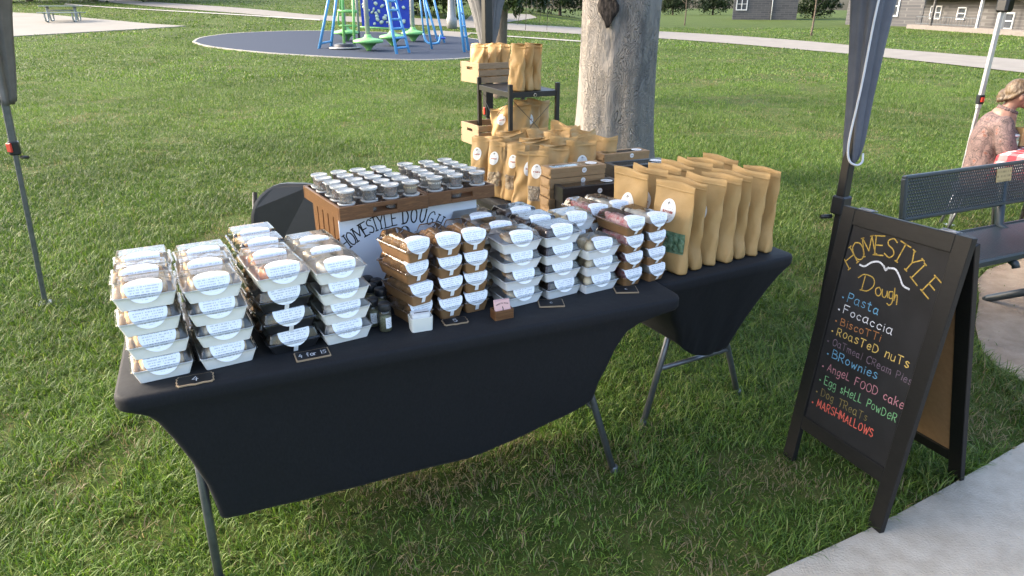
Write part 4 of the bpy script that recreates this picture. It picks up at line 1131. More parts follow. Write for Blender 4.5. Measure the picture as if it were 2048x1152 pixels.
bx = thing('card_holder', 'brown wooden box holding pink business cards', 'card holder', at(1004, 634, .7428), TH1 + R(2))
mb = MB(); th = .004; w2, d2, hh = .034, .021, .032
mb.loft([rrect(-w2, w2, -d2, d2, .002, 0, 1), rrect(-w2, w2, -d2, d2, .002, hh, 1), rrect(-w2 + th, w2 - th, -d2 + th, d2 - th, .002, hh, 1), rrect(-w2 + th, w2 - th, -d2 + th, d2 - th, .002, .004, 1)], True, True, False)
mb.build('box_body', MAT['walnut'], bx)
pk_ = thing('business_card', 'pink business card stack leaning in the small wooden box', 'business cards', at(1004, 634, .7428), TH1 + R(2))
mb = MB(); tilt = Matrix.Rotation(R(-18), 3, 'X')
for k in range(4): mb.box(Vector((.001 * k - .001, -.008 + .0045 * k, .034)), (.056, .0018, .052), tilt @ Matrix.Rotation(R(2 * k - 3), 3, 'Y'), .0003)
mb.build('cards', MAT['pink_paper'], pk_)
mb = MB()
def pkp(x, y, h):
    v = tilt @ Vector((x, -.0012 - h, y)); return v + Vector((-.001, -.008, .034))
lettering(mb, 'HOMESTYLE DOUGH', .042, .0042, .0007, pkp, 1.3, 5, False, .1, lambda s: (.0 + .05 * math.sin((s - .021) / .05), -.034 + .05 * math.cos((s - .021) / .05), -(s - .021) / .05))
mb.ribbon([(0, .006), (.001, 0), (0, -.008)], .003, pkp); mb.ribbon([(-.003, -.012), (.003, -.012)], .002, pkp)
mb.build('lettering', MAT['ink'], pk_)

# ================================================================== KRAFT BAGS
def bag_mesh(W, H, T, seed, crumple=.5, bend=.0, topw=1.0):
    rnd = random.Random(seed); n = 40; rings = []
    prof = [(0, .80, .97), (.02, .96, .99), (.08, 1.0, 1.0), (.2, .98, .985), (.34, .92, .98), (.48, .84, .98), (.6, .70, .985), (.7, .52, .99), (.78, .34, 1.0), (.85, .17, 1.0), (.90, .07, 1.0), (.94, .045, 1.0), (.97, .035, 1.0), (1.0, .02, 1.0)]
    ph = [rnd.uniform(0, 6.28) for _ in range(8)]
    pr2 = []
    for (a0_, a1_, a2_), (b0_, b1_, b2_) in zip(prof[:-1], prof[1:]):
        m_ = 3 if b0_ - a0_ > .05 else 1
        for q in range(m_): pr2.append((a0_ + (b0_ - a0_) * q / m_, a1_ + (b1_ - a1_) * q / m_, a2_ + (b2_ - a2_) * q / m_))
    prof = pr2 + [prof[-1]]
    creases = [(rnd.uniform(-.5, .5), rnd.uniform(.15, .62), rnd.uniform(-1.6, 1.6), rnd.choice((-1, 1)) * rnd.uniform(.6, 1.2)) for _ in range(5)]
    for t_, kt, kw in prof:
        ring = []; w = W / 2 * kw * (1 + (topw - 1) * t_); tt = T / 2 * kt; z = H * t_
        wav = .010 * crumple * max(0, t_ - .65) / .35
        for k in range(n):
            a = 2 * math.pi * k / n; ca, sa = math.cos(a), math.sin(a)
            q_ = min(1, t_ / .28); ex_, ey_ = .42 + .5 * q_, .6 + .75 * q_
            x = w * math.copysign(abs(ca) ** ex_, ca); y = tt * math.copysign(abs(sa) ** ey_, sa)
            if .12 < abs(ca) < .8 and t_ < .4: y += crumple * .004 * math.sin(14 * x / W + ph[5] + t_ * 9) * (1 - q_ * .6)
            y += crumple * .0035 * (math.sin(3 * a + ph[0] + z * 26) + math.sin(5 * a + ph[1] - z * 40)) * min(1, kt * 1.4)
            for cx0, ct0, csl, ca_ in creases:
                dd = (x / (W / 2) - cx0) - csl * (t_ - ct0); al = math.exp(-((t_ - ct0) / .16) ** 2)
                y += crumple * .0062 * ca_ * al * math.exp(-abs(dd) / .16) * min(1, kt * 1.6)
            y += wav * math.sin(x / W * 7 + ph[2]) + bend * max(0, t_ - .55) ** 1.3
            x += crumple * .002 * math.sin(z * 60 + ph[3] + a)
            dz = .006 * crumple * math.sin(x / W * 5 + ph[4]) * t_
            ring.append(Vector((x, y, z + dz)))
        rings.append(ring)
    return rings
def front_y(rings, x, z):
    """the front (-Y) surface of a bag at (x, z): nearest ring points, linear in z"""
    def yr(r):
        pts = sorted([p for p in r if p.y <= (r[0].y + r[len(r) // 2].y) / 2 + 1e-4], key=lambda p: p.x)
        for a, b in zip(pts[:-1], pts[1:]):
            if a.x <= x <= b.x: return a.y + (b.y - a.y) * (x - a.x) / max(1e-6, b.x - a.x)
        return pts[0].y if x < pts[0].x else pts[-1].y
    for a, b in zip(rings[:-1], rings[1:]):
        za, zb = a[len(a) * 3 // 4].z, b[len(b) * 3 // 4].z
        if za <= z <= zb:
            t_ = (z - za) / max(1e-6, zb - za); return yr(a) * (1 - t_) + yr(b) * t_
    return yr(rings[-1])
def make_bag(label, W, H, T, seed, crumple=.5, bend=0.0, lab=None, win=None, winfood=None, topw=1.0):
    t = thing('kraft_bag', label, 'paper bag')
    rings = bag_mesh(W, H, T, seed, crumple, bend, topw)
    mb = MB(); mb.loft(rings, True, True, True)
    bag = mb.build('bag_body', MAT['kraft'], t)
    mb = MB(); ids = []
    for k in range(9):                                     # heat-seal ridge below the top edge
        x = -W / 2 * .97 * topw + W * .97 * topw * k / 8
        ids.append([mb.vert((x, front_y(rings, x, H * .925 + dz) - .0012 - o_, H * .925 + dz)) for dz, o_ in ((-.004, 0), (-.002, .001), (.002, .001), (.004, 0))])
    for a, b in zip(ids[:-1], ids[1:]):
        for q in range(3): mb.face((a[q], b[q], b[q + 1], a[q + 1]), True)
    mb.build('seal', MAT['kraft'], bag)
    def patch(name, mat, cx, cz, rx, rz_, rect, off=.0016):
        mb = MB(); N = 10; ids = []
        for i in range(N + 1):
            row = []
            for j in range(N + 1):
                a, b = i / N * 2 - 1, j / N * 2 - 1
                if not rect: x, z = a * math.sqrt(1 - b * b / 2) * rx, b * math.sqrt(1 - a * a / 2) * rz_
                else: x, z = a * rx, b * rz_
                row.append(mb.vert((cx + x, front_y(rings, cx + x, cz + z) - off, cz + z), (.5 + x / rx / 2, .5 + z / rz_ / 2)))
            ids.append(row)
        for i in range(N):
            for j in range(N): mb.face((ids[i][j], ids[i + 1][j], ids[i + 1][j + 1], ids[i][j + 1]), True)
        return mb.build(name, mat, t)
    if lab:
        lb = patch('sticker', MAT['bag_label'], lab[0], lab[1], lab[2], lab[3], False)
        mb = MB(); yy = front_y(rings, lab[0], lab[1] + lab[3] * .62) - .0026
        mb.ribbon([(lab[0] + .004 * math.cos(q * .6), lab[1] + lab[3] * .62 + .005 * math.sin(q * .6)) for q in range(9)], .003, lambda x, y, h: (x, yy, y))
        mb.build('emblem', MAT['ink'], lb)
    if win:
        wp = patch('window', winfood, win[0], win[1], win[2], win[3], True, .0012)
        mb = MB(); rnd = random.Random(seed)
        for k in range(win[4]):
            x = win[0] + rnd.uniform(-.88, .88) * win[2]; z = win[1] + rnd.uniform(-.85, .85) * win[3]
            r_ = win[5] * rnd.uniform(.7, 1.2)
            mb.blob((x, front_y(rings, x, z) - .001, z), (r_ * rnd.uniform(.6, 1), r_ * .35, r_ * rnd.uniform(.5, 1)), k, .25, 7, 5, Matrix.Rotation(rnd.uniform(0, 3), 3, 'Y'))
        mb.build('visible_filling', winfood, wp)
    return t
# tall bags standing in two files on the right end of the rear table
BW, BH, BT = .186, .342, .056
tall_lab = (.0, .205, .036, .045)
TALLG = 'tall kraft bags on the right end of the table'
a0 = R(-52)
row1 = [(.664, 2.500), (.728, 2.556), (.798, 2.602), (.874, 2.636), (.936, 2.684), (1.008, 2.722), (1.082, 2.766)]
tall = [Placer(make_bag('tall kraft bag', BW, BH, BT, 31 + k, .75, .0, tall_lab, None)) for k in range(3)]
win_bag = make_bag('tall kraft bag with a window of green mints, at the head of the front file', BW, BH, BT, 51, .6, .0, (-.012, .232, .037, .046), (.010, .118, .068, .040, 60, .014), FOOD['herb'])
win_bag['group'] = TALLG
def bag_at(cx, cy): return Vector((cx - .5 * BW * math.cos(a0), cy - .5 * BW * math.sin(a0), .7428))
for k, (x, y) in enumerate(row1):
    p = bag_at(x, y)
    if k == 0: win_bag.location = p; win_bag.rotation_euler = (R(-2), 0, a0)
    else: tall[k % 3].put(p, (R(-1.5 + rb.uniform(-1.5, 1.5)), 0, a0 + R(rb.uniform(-7, 6))), 'tall kraft bag, %s in the front file, counted from the mint bag' % NTH[k], TALLG)
for k in range(7):
    x, y = row1[0][0] - .12 + .071 * k, row1[0][1] + .225 + .044 * k
    p = bag_at(x, y)
    tall[(k + 1) % 3].put(p, (R(rb.uniform(-2, 2)), 0, a0 + R(rb.uniform(-5, 5))), 'tall kraft bag, %s in the back file, counted from the left' % NTH[k], TALLG)
# windowed bags along the left edge of the rear table
WG_ = 'windowed kraft bags at the left edge of the rear table'
PB = dict(W=.104, H=.292, T=.075)
for k, (x, y, seed, lab, food) in enumerate(((958, 381, 61, 'kraft bag with a pale window, leftmost of the windowed bags', FOOD['oat']), (991, 392, 62, 'kraft bag showing pasta, second windowed bag from the left', FOOD['pasta']),
                                    (1028, 400, 63, 'kraft bag showing pasta, third windowed bag from the left', FOOD['pasta']), (1074, 424, 64, 'kraft bag with a speckled window, against the flat kraft boxes', FOOD['oat']))):
    b = make_bag(lab, PB['W'], PB['H'] + (.01 if k == 3 else 0), PB['T'], seed, .75, .02, (-.004, .205, .026, .034), (0, .098, .044, .036, 26 if food is FOOD['pasta'] else 60, .013 if food is FOOD['pasta'] else .006), food)
    b['group'] = WG_; b.location = at(x, y, .7428); b.rotation_euler = (R(-3), 0, R([-26, -30, -28, -16][k]))
# rumpled bags crowding the middle of the rear table
crowd = [Placer(make_bag('kraft bag', .15, .285 + .012 * (k - 1), .085, 70 + k, 1.5, .04 - .03 * (k % 2), (0, .19, .028, .036) if k % 2 == 0 else None, None, None, 1.04)) for k in range(4)]
ck = 0
for r_ in range(5):
    for c_ in range(4):
        ex, ey = .125 + .165 * c_ + rb.uniform(-.015, .015), 1.225 + .13 * r_ + rb.uniform(-.015, .015)
        crowd[ck % 4].put(T2(ex, ey, .7388), (R(rb.uniform(-9, 6)), R(rb.uniform(-6, 6)), TH2 + R(-30 + rb.uniform(-30, 30))), 'rumpled kraft bag, %s from the left in the %s row of the crowd' % (NTH[c_], NTH[r_]), 'rumpled kraft bags crowding the rear table')
        ck += 1

# ---- flat boxes with windows
def make_flat(label, mat, W, D, H, cat='bakery box', name='flat_window_box', flap=True):
    t = thing(name, label, cat)
    mb = MB(); mb.box((W / 2, D / 2, H * .29), (W, D, H * .58), None, .001); mb.build('box_base', mat, t)
    mb = MB(); z0 = H * .585; m_ = .022
    mb.box((W / 2, -.0005, (z0 + H) / 2), (W + .003, .002, H - z0), None, .0004); mb.box((W / 2, D + .0005, (z0 + H) / 2), (W + .003, .002, H - z0), None, .0004)
    mb.box((-.0005, D / 2, (z0 + H) / 2), (.002, D - .002, H - z0), None, .0004); mb.box((W + .0005, D / 2, (z0 + H) / 2), (.002, D - .002, H - z0), None, .0004)
    mb.box((W / 2, m_ / 2, H), (W + .003, m_, .0018), None, .0004); mb.box((W / 2, D - m_ / 2, H), (W + .003, m_, .0018), None, .0004)
    mb.box((m_ / 2, D / 2, H), (m_, D - 2 * m_, .0017), None, .0004); mb.box((W - m_ / 2, D / 2, H), (m_, D - 2 * m_, .0017), None, .0004)
    lid = mb.build('box_lid', mat, t)
    mb = MB(); mb.poly([(m_ - .002, m_ - .002, H - .0005), (W - m_ + .002, m_ - .002, H - .0005), (W - m_ + .002, D - m_ + .002, H - .0005), (m_ - .002, D - m_ + .002, H - .0005)]); mb.build('window', MAT['clear'], lid)
    mb = MB()
    for k in range(5): mb.blob((W * (.16 + .17 * k), D / 2, H * .6), (W * .075, D * .3, H * .22), 90 + k, .1, 9, 6)
    mb.build('filling', FOOD['cookie'], t)
    if flap:
        mb = MB(); mb.poly([(-.0022, .004, H * .95), (-.0022, D - .006, H * .95), (-.010, D * .5, H * .30), (-.006, .004, H * .35)]); mb.build('end_flap', mat, t)
    mb = MB()
    def disc(place, cx, cy, r):
        c = mb.vert(place(cx, cy), (.5, .5)); ring = [mb.vert(place(cx + r * math.cos(q * .4488), cy + r * math.sin(q * .4488)), (.5 + .5 * math.cos(q * .4488), .5 + .5 * math.sin(q * .4488))) for q in range(14)]
        for q in range(14): mb.face((c, ring[q], ring[(q + 1) % 14]))
    disc(lambda x, y: (x, y, H + .0022), W * .82, D * .5, .028); mb.build('sticker', MAT['bag_label'], t)
    mb = MB(); disc(lambda x, y: (x, -.0024, y), W * .60, H * .62, .012); mb.build('sticker', MAT['bag_label'], t)
    return t
KF = Placer(make_flat('flat', MAT['kraft_dark'], .285, .098, .043))
def flat_stack(px, ztop, n, rz, nm, P_, H, base=.7428, dx=0):
    p = at(px[0], px[1], ztop)
    for k in range(n):
        q = Vector((p.x + rb.uniform(-.004, .004), p.y + rb.uniform(-.004, .004), base + (H + .0032) * k))
        P_.put(q, rz + R(rb.uniform(-1.5, 1.5)), nm % lev2(k, n), 'flat boxes with window lids')
def lev2(k, n): return 'top' if k == n - 1 else ['bottom', 'second lowest', 'third lowest', 'fourth lowest', 'fifth lowest', 'sixth lowest'][k]
HF = .0462
flat_stack((1101, 338), .7428 + 6 * HF, 6, R(25), 'flat kraft box with a window lid, %s of the front stack', KF, .043)
flat_stack((1208, 309), .7428 + 5 * HF, 5, R(26), 'flat kraft box with a window lid, %s of the back stack', KF, .043)
BF = Placer(make_flat('flat', MAT['black_card'], .31, .12, .066, flap=False))
flat_stack((1127, 376), .7428 + 3 * .0692, 3, R(23), 'flat black box with a window lid, %s of the stack by the pink cakes', BF, .066)
BF2 = Placer(make_flat('flat', MAT['black_card'], .31, .12, .058, flap=False))
flat_stack((1234, 333), .7428 + 4 * .0612, 4, R(23), 'flat black box with a window lid, %s of the stack behind the tall bags', BF2, .058)

# ================================================================== RACK AND CRATES
RK = Vector((-.01, 4.58, 0)); RA = R(24)
rk = thing('shelf_rack', 'black metal shelf rack with cross wires behind the rear table', 'shelf rack', RK, RA)
RW, RD, RH = .335, .54, 1.235                                        # x: across the right side, y: away to the back left
POSTS = [(0, 0), (RW, 0), (0, RD), (RW, RD)]
for x, y in POSTS:
    mb = MB(); mb.box((x, y, RH / 2), (.026, .026, RH), None, .002); mb.build('post', MAT['black_metal'], rk)
SH = (1.185, .80, .38)
for z in SH:
    mb = MB(); mb.box((RW / 2, RD / 2, z - .004), (RW - .02, RD - .02, .007), None, .001)
    for a, b in (((.013, 0), (RW - .013, 0)), ((.013, RD), (RW - .013, RD)), ((0, .013), (0, RD - .013)), ((RW, .013), (RW, RD - .013))):
        mb.box(((a[0] + b[0]) / 2, (a[1] + b[1]) / 2, z - .016), (abs(b[0] - a[0]) or .016, abs(b[1] - a[1]) or .016, .034), None, .001)
    mb.build('shelf', MAT['black_metal'], rk)
for (a, b) in (((0, 0), (RW, 0)), ((0, RD), (RW, RD)), ((0, 0), (0, RD))):
    for z0, z1 in ((.82, 1.15), (.42, .77)):
        mb = MB(); mb.tube([(a[0], a[1], z0), (b[0], b[1], z1)], .0018, 5); mb.tube([(a[0], a[1], z1), (b[0], b[1], z0)], .0018, 5); mb.build('cross_wire', MAT['black_metal'], rk)
mb = MB(); mb.lathe([(.010, 0), (.012, .004), (.010, .008)], 10); cl = mb.build('ring_clip', MAT['cream'], rk); cl.location = (RW * .5, -.012, 1.165); cl.rotation_euler = (R(90), 0, 0)
def rkp(x, y, z): return RK + Vector((math.cos(RA) * x - math.sin(RA) * y, math.sin(RA) * x + math.cos(RA) * y, z))
def make_crate(label, W, D, H, loc, rz):
    t = thing('wooden_crate', label, 'crate', loc, rz)
    for y in (.006, D - .006):
        for k in range(3):
            mb = MB(); mb.box((W / 2, y, H * (.16 + .34 * k)), (W, .010, H * .29), None, .001); mb.build('slat', MAT['pale_wood'], t)
    for x in (.006, W - .006):
        mb = MB(); xx = x
        sl, sh = D * .30, .020; zc = H * .70
        mb.box((xx, D / 2, (zc - sh / 2) / 2), (.011, D - .024, zc - sh / 2), None, .001); mb.box((xx, D / 2, (zc + sh / 2 + H) / 2), (.011, D - .024, H - zc - sh / 2), None, .001)
        for sgn in (-1, 1): mb.box((xx, D / 2 + sgn * (D - .024 + sl) / 4, zc), (.0108, (D - .024 - sl) / 2, sh + .001), None, .0005)
        mb.build('end_board', MAT['pale_wood'], t)
    mb = MB(); mb.box((W / 2, D / 2, .004), (W - .026, D - .026, .006), None, .001); mb.build('crate_floor', MAT['pale_wood'], t)
    return t
cA = at(958, 168, 1.186)
make_crate('pale wooden crate of kraft bags on the top shelf', .30, .27, .14, cA, RA + R(8))
cr2 = at(957, 253, .94); cr2.z = .802
make_crate('pale wooden crate sticking out of the middle shelf, empty looking', .29, .27, .14, cr2, RA + R(6))
def on_crate(x, y, z):
    a = RA + R(8); return cA + Vector((math.cos(a) * x - math.sin(a) * y, math.sin(a) * x + math.cos(a) * y, z))
small = [Placer(make_bag('kraft bag', .125, .25, .062, 110 + k, .9, .015, None, None)) for k in range(3)]
for k in range(5):
    small[k % 3].put(on_crate(.05 + .052 * k, .12 + .03 * (k % 2), .0085), (R(rb.uniform(-6, 2)), R(rb.uniform(-3, 3)), RA + R(-62 + rb.uniform(-12, 12))), 'kraft bag standing in the top crate, %s from the left' % NTH[k], 'kraft bags in the top crate')
top3 = [Placer(make_bag('kraft bag', .120, .285, .070, 120 + k, 1.1, .02, None, None)) for k in range(2)]
for k in range(3):
    top3[k % 2].put(rkp(.075 + .062 * k, .075 + .012 * k, 1.186), (R(-2), 0, RA + R(-62 + 8 * k)), 'kraft bag beside the crate on the top shelf, %s from the left' % NTH[k], 'kraft bags on the top shelf')
for k in range(5):
    q = rkp([.02, .10, .19, .27, .24][k], [.16, .10, .13, .16, .34][k], .802)
    (crowd + top3)[k].put(q, (R(-4 if k else -9), R(-5 if k == 0 else 2), RA + R([-34, -20, -8, -15, -4][k])), 'kraft bag on the middle shelf, %s' % ['leaning at the left', 'second from the left', 'third from the left', 'at the right post', 'at the back'][k], 'kraft bags on the middle shelf')

# ================================================================== CHAIR
cc_ = thing('folding_chair', 'black folding chair with a rounded back behind the table', 'chair', Vector((-1.10, 3.22, 0)), R(-4))
def chair_panel(w, z0, z1, y, th, rad, bow):
    mb = MB(); pts = rrect(-w / 2, w / 2, z0, z1, rad, 0, 8)
    f = [Vector((p.x, y + bow * (p.x / w) ** 2 * 4 + (p.y - z0) * .12, p.y)) for p in pts]
    inner = [Vector((p.x * .93, q.y - .004, z0 + (p.z - z0) * .97 + .005)) for p, q in zip(f, f)]
    back = [p + Vector((0, th, 0)) for p in f]
    mb.loft([f, back], False, True, True); mb.loft([f, inner], False, True, True)
    return mb
chair_panel(.47, .46, .872, .18, .02, .19, -.03).build('backrest', MAT['black_plastic'], cc_)
mb = MB(); pts = rrect(-.22, .22, -.22, .18, .06, .44, 6); mb.loft([pts, [p + Vector((0, 0, .025)) for p in pts]], True, True, False); mb.build('seat', MAT['black_plastic'], cc_)
for s_ in (-1, 1):
    mb = MB(); mb.tube([(s_ * .235, -.24, 0), (s_ * .228, .12, .45), (s_ * .222, .24, .82)], .0125, 8); mb.build('leg', MAT['black_metal'], cc_)
    mb = MB(); mb.tube([(s_ * .215, .26, 0), (s_ * .215, -.12, .44)], .0125, 8); mb.build('leg', MAT['black_metal'], cc_)

# ================================================================== CHALK A-BOARD
bl = Vector((1.111, 2.397, 0)); brr = Vector((1.275, 1.921, 0))
xa = (brr - bl).normalized(); BLOW = .030; bk = Vector((-xa.y, xa.x, 0)); BWID = (brr - bl).length; BHT = 1.068
topo = .083
xa = (xa * BWID + Vector((0, 0, BLOW))).normalized(); upv = (bk * topo + Vector((0, 0, BHT))).normalized(); LEN = math.hypot(topo, BHT)
nrm = xa.cross(upv).normalized()                                        # towards the reader
if nrm.y > 0: nrm = -nrm
bl = bl - Vector((0, 0, BLOW)); ab = thing('chalkboard_sign', 'black wooden A-frame chalkboard listing the bakes in coloured chalk', 'chalkboard', bl)
def BP(x, y, h=0.0): return xa * x + upv * y + nrm * h
Rm = Matrix((xa, -nrm, upv)).transposed()
def bbox(mb, x0, x1, y0, y1, d0, d1, bv=.002): mb.box(BP((x0 + x1) / 2, (y0 + y1) / 2, (d0 + d1) / 2), (x1 - x0, d1 - d0, y1 - y0), Rm, bv)
SW = .056; Y0 = .185
mb = MB(); bbox(mb, 0, SW, .03, LEN, -.012, .010); mb.build('stile', MAT['black_wood'], ab)
mb = MB(); bbox(mb, BWID - SW, BWID, 0, LEN, -.012, .010); mb.build('stile', MAT['black_wood'], ab)
mb = MB(); bbox(mb, SW, BWID - SW, LEN - .058, LEN - .001, -.0115, .0095); mb.build('rail', MAT['black_wood'], ab)
mb = MB(); bbox(mb, SW, BWID - SW, Y0, Y0 + .056, -.0115, .0095); mb.build('rail', MAT['black_wood'], ab)
mb = MB(); bbox(mb, SW, BWID - SW, Y0 + .056, LEN - .058, -.006, .002, .0005); board = mb.build('writing_panel', MAT['chalk_board'], ab)
# rear frame
rf = Vector((1.73, 2.213, 0)) - bl; rt = BP(BWID, LEN - .004, -.014)
rl_foot = rf - xa * BWID; rl_top = rt - xa * BWID
ru = (rt - rf).normalized(); rn = xa.cross(ru).normalized()
Rr_ = Matrix((xa, rn, ru)).transposed(); RL = (rt - rf).length
def rbox(mb, x0, x1, y0, y1, d0, d1, bv=.002): mb.box(rl_foot + xa * ((x0 + x1) / 2) + ru * ((y0 + y1) / 2) + rn * ((d0 + d1) / 2), (x1 - x0, d1 - d0, y1 - y0), Rr_, bv)
sgn = -1
for x0 in (0, BWID - SW):
    mb = MB(); rbox(mb, x0, x0 + SW, 0 if x0 else .03, RL - .02, -.011, .011); mb.build('rear_stile', MAT['black_wood'], ab)
mb = MB(); rbox(mb, SW, BWID - SW, .10, .156, -.0105, .0105); mb.build('rear_rail', MAT['black_wood'], ab)
mb = MB(); rbox(mb, SW, BWID - SW, RL - .09, RL - .022, -.0105, .0105); mb.build('rear_rail', MAT['black_wood'], ab)
mb = MB(); rbox(mb, SW, BWID - SW, .156, RL - .09, -.004, .004, .0005); mb.build('rear_panel', MAT['mdf'], ab)
mb = MB(); rbox(mb, BWID - SW - .05, BWID - .01, .12, .138, -.0135, -.0110, .0004); rbox(mb, BWID - .03, BWID - .012, .12, .185, -.0133, -.0110, .0004); mb.build('corner_bracket', MAT['grey_metal'], ab)
for x0 in (.06, BWID - .12):
    mb = MB(); mb.box(BP(x0 + .03, LEN + .001, -.012), (.06, .03, .003), Rm, .0005); mb.tube([BP(x0, LEN + .003, -.013), BP(x0 + .06, LEN + .003, -.013)], .0035, 8); mb.build('hinge', MAT['grey_metal'], ab)
# chalk writing: places read off the photo through the four panel corners
PC = [(258, 105), (593, 180), (380, 885), (90, 740)]; PT = [(SW, LEN - .058), (BWID - SW, LEN - .058), (BWID - SW, Y0 + .056), (SW, Y0 + .056)]
Am = []; bv_ = []
for (x, y), (X, Y) in zip(PC, PT):
    Am += [[x, y, 1, 0, 0, 0, -X * x, -X * y], [0, 0, 0, x, y, 1, -Y * x, -Y * y]]; bv_ += [X, Y]
hm = np.linalg.solve(np.array(Am, float), np.array(bv_, float))
def onb(x, y):
    w = hm[6] * x + hm[7] * y + 1; return ((hm[0] * x + hm[1] * y + hm[2]) / w, (hm[3] * x + hm[4] * y + hm[5]) / w)
bpl = lambda x, y, h: BP(x, y, .0028)
def chalk(name, rgb):
    m = pmat('chalk_' + name, rgb, tuple(c * .32 for c in rgb), 220, .9, .1, lo=.35, hi=.75); return m
CH_ = dict(gold=chalk('gold', (.40, .28, .07)), blue=chalk('blue', (.13, .32, .50)), white=chalk('white', (.58, .60, .66)), brown=chalk('orange', (.36, .17, .07)), yellow=chalk('yellow', (.52, .38, .12)), mauve=chalk('mauve', (.17, .13, .17)), pink=chalk('pink', (.44, .21, .25)), green=chalk('green', (.18, .40, .20)), olive=chalk('olive', (.22, .18, .07)), red=chalk('red', (.55, .12, .09)))
def chalk_line(text, a, b, hpx, colour, pen=.0045, seed=1, bullet=True):
    pen *= .64
    A_, B_ = onb(*a), onb(*b); L_ = math.hypot(B_[0] - A_[0], B_[1] - A_[1]); an = math.atan2(B_[1] - A_[1], B_[0] - A_[0])
    h_ = abs(onb(a[0], a[1] - hpx)[1] - A_[1])
    mb = MB()
    lettering(mb, text, L_, h_, pen, bpl, 1.5, seed, False, .35, lambda s: (A_[0] + s * math.cos(an), A_[1] + s * math.sin(an), an))
    if bullet:
        q = onb(a[0] - 15, a[1] - 12); mb.ribbon([(q[0] - .002, q[1]), (q[0] + .002, q[1])], .0055, bpl)
    mb.build('chalk_lettering', CH_[colour], board)
chalk_line('Pasta', (240, 352), (347, 388), 30, 'blue', .0048, 1)
chalk_line('Focaccia', (226, 392), (394, 450), 27, 'white', .0048, 2)
chalk_line('BiscoTTi', (216, 430), (354, 475), 24, 'brown', .0042, 3)
chalk_line('RoasTeD nuTs', (203, 464), (453, 552), 28, 'yellow', .0050, 4)
chalk_line('OaTmeal CReam Pies', (188, 498), (463, 605), 23, 'mauve', .0036, 5)
chalk_line('BRownies', (187, 540), (344, 598), 28, 'blue', .0046, 6)
chalk_line('AngeL FOOD cake', (170, 582), (436, 686), 27, 'pink', .0042, 7)
chalk_line('Egg sHeLL PowDeR', (160, 628), (412, 730), 28, 'green', .0042, 8)
chalk_line('Dog TReaTs', (148, 668), (310, 738), 27, 'olive', .0038, 9)
chalk_line('MARSHMALLOWS', (133, 705), (332, 788), 27, 'red', .0058, 10)
def px_stroke(name, strokes, colour, pen):
    mb = MB()
    for st in strokes:
        mb.ribbon([onb(p.x, p.y) for p in smoothpath([(x, y, 0) for x, y in st], 6)], pen, bpl)
    mb.build(name, CH_[colour], board)
px_stroke('chalk_flourish', [[(283, 232), (300, 236), (325, 222), (350, 220), (367, 234)], [(382, 238), (405, 240), (420, 262), (432, 290), (453, 301)], [(366, 232), (372, 245), (382, 236)], [(367, 236), (372, 242), (380, 238)]], 'white', .0062)
px_stroke('chalk_script', [[(303, 266), (296, 290), (290, 312)], [(278, 274), (300, 262), (330, 272), (332, 296), (310, 314), (284, 312)], [(352, 300), (340, 306), (340, 322), (350, 328), (358, 316), (352, 300)], [(362, 306), (362, 326), (370, 332), (377, 322), (379, 310), (380, 332)],
    [(398, 312), (386, 314), (386, 332), (396, 332), (399, 314), (396, 345), (386, 356), (378, 350)], [(405, 300), (402, 340)][:2], [(402, 338), (408, 322), (413, 326), (411, 352)]], 'gold', .0038)
px_arch = [((247, 210), 'H', 32), ((277, 186), 'O', 16), ((312, 170), 'M', 6), ((351, 166), 'E', 0), ((388, 172), 'S', -6), ((424, 186), 'T', -22), ((462, 215), 'Y', -36), ((493, 252), 'L', -50), ((530, 290), 'E', -56)]
mb = MB()
for (cx, cy), chh, deg in px_arch:
    C_ = onb(cx, cy + 2); hh = .066
    i_ = [q[0] for q in px_arch].index((cx, cy)); pa_ = onb(*px_arch[max(i_ - 1, 0)][0]); pb_ = onb(*px_arch[min(i_ + 1, 8)][0]); an = math.atan2(pb_[1] - pa_[1], pb_[0] - pa_[0])
    st, w = glyph(chh)
    for pts in st:
        q = [((x - w / 2) * hh / 6 * 1.0, (y - 3) * hh / 6) for x, y in pts]
        ex = []
        if len(pts) == 4:
            for e in (0, -1):
                if pts[e][1] in (0.0, 6.0) and abs(pts[0][1] - pts[-1][1]) > 2.5: ex.append([(q[e][0] - .006, q[e][1]), (q[e][0] + .006, q[e][1])])
        for ln in [q] + ex:
            mb.ribbon([(C_[0] + a * math.cos(an) - b * math.sin(an), C_[1] + a * math.sin(an) + b * math.cos(an)) for a, b in ln], .0043, bpl)
mb.build('chalk_lettering', CH_['gold'], board)

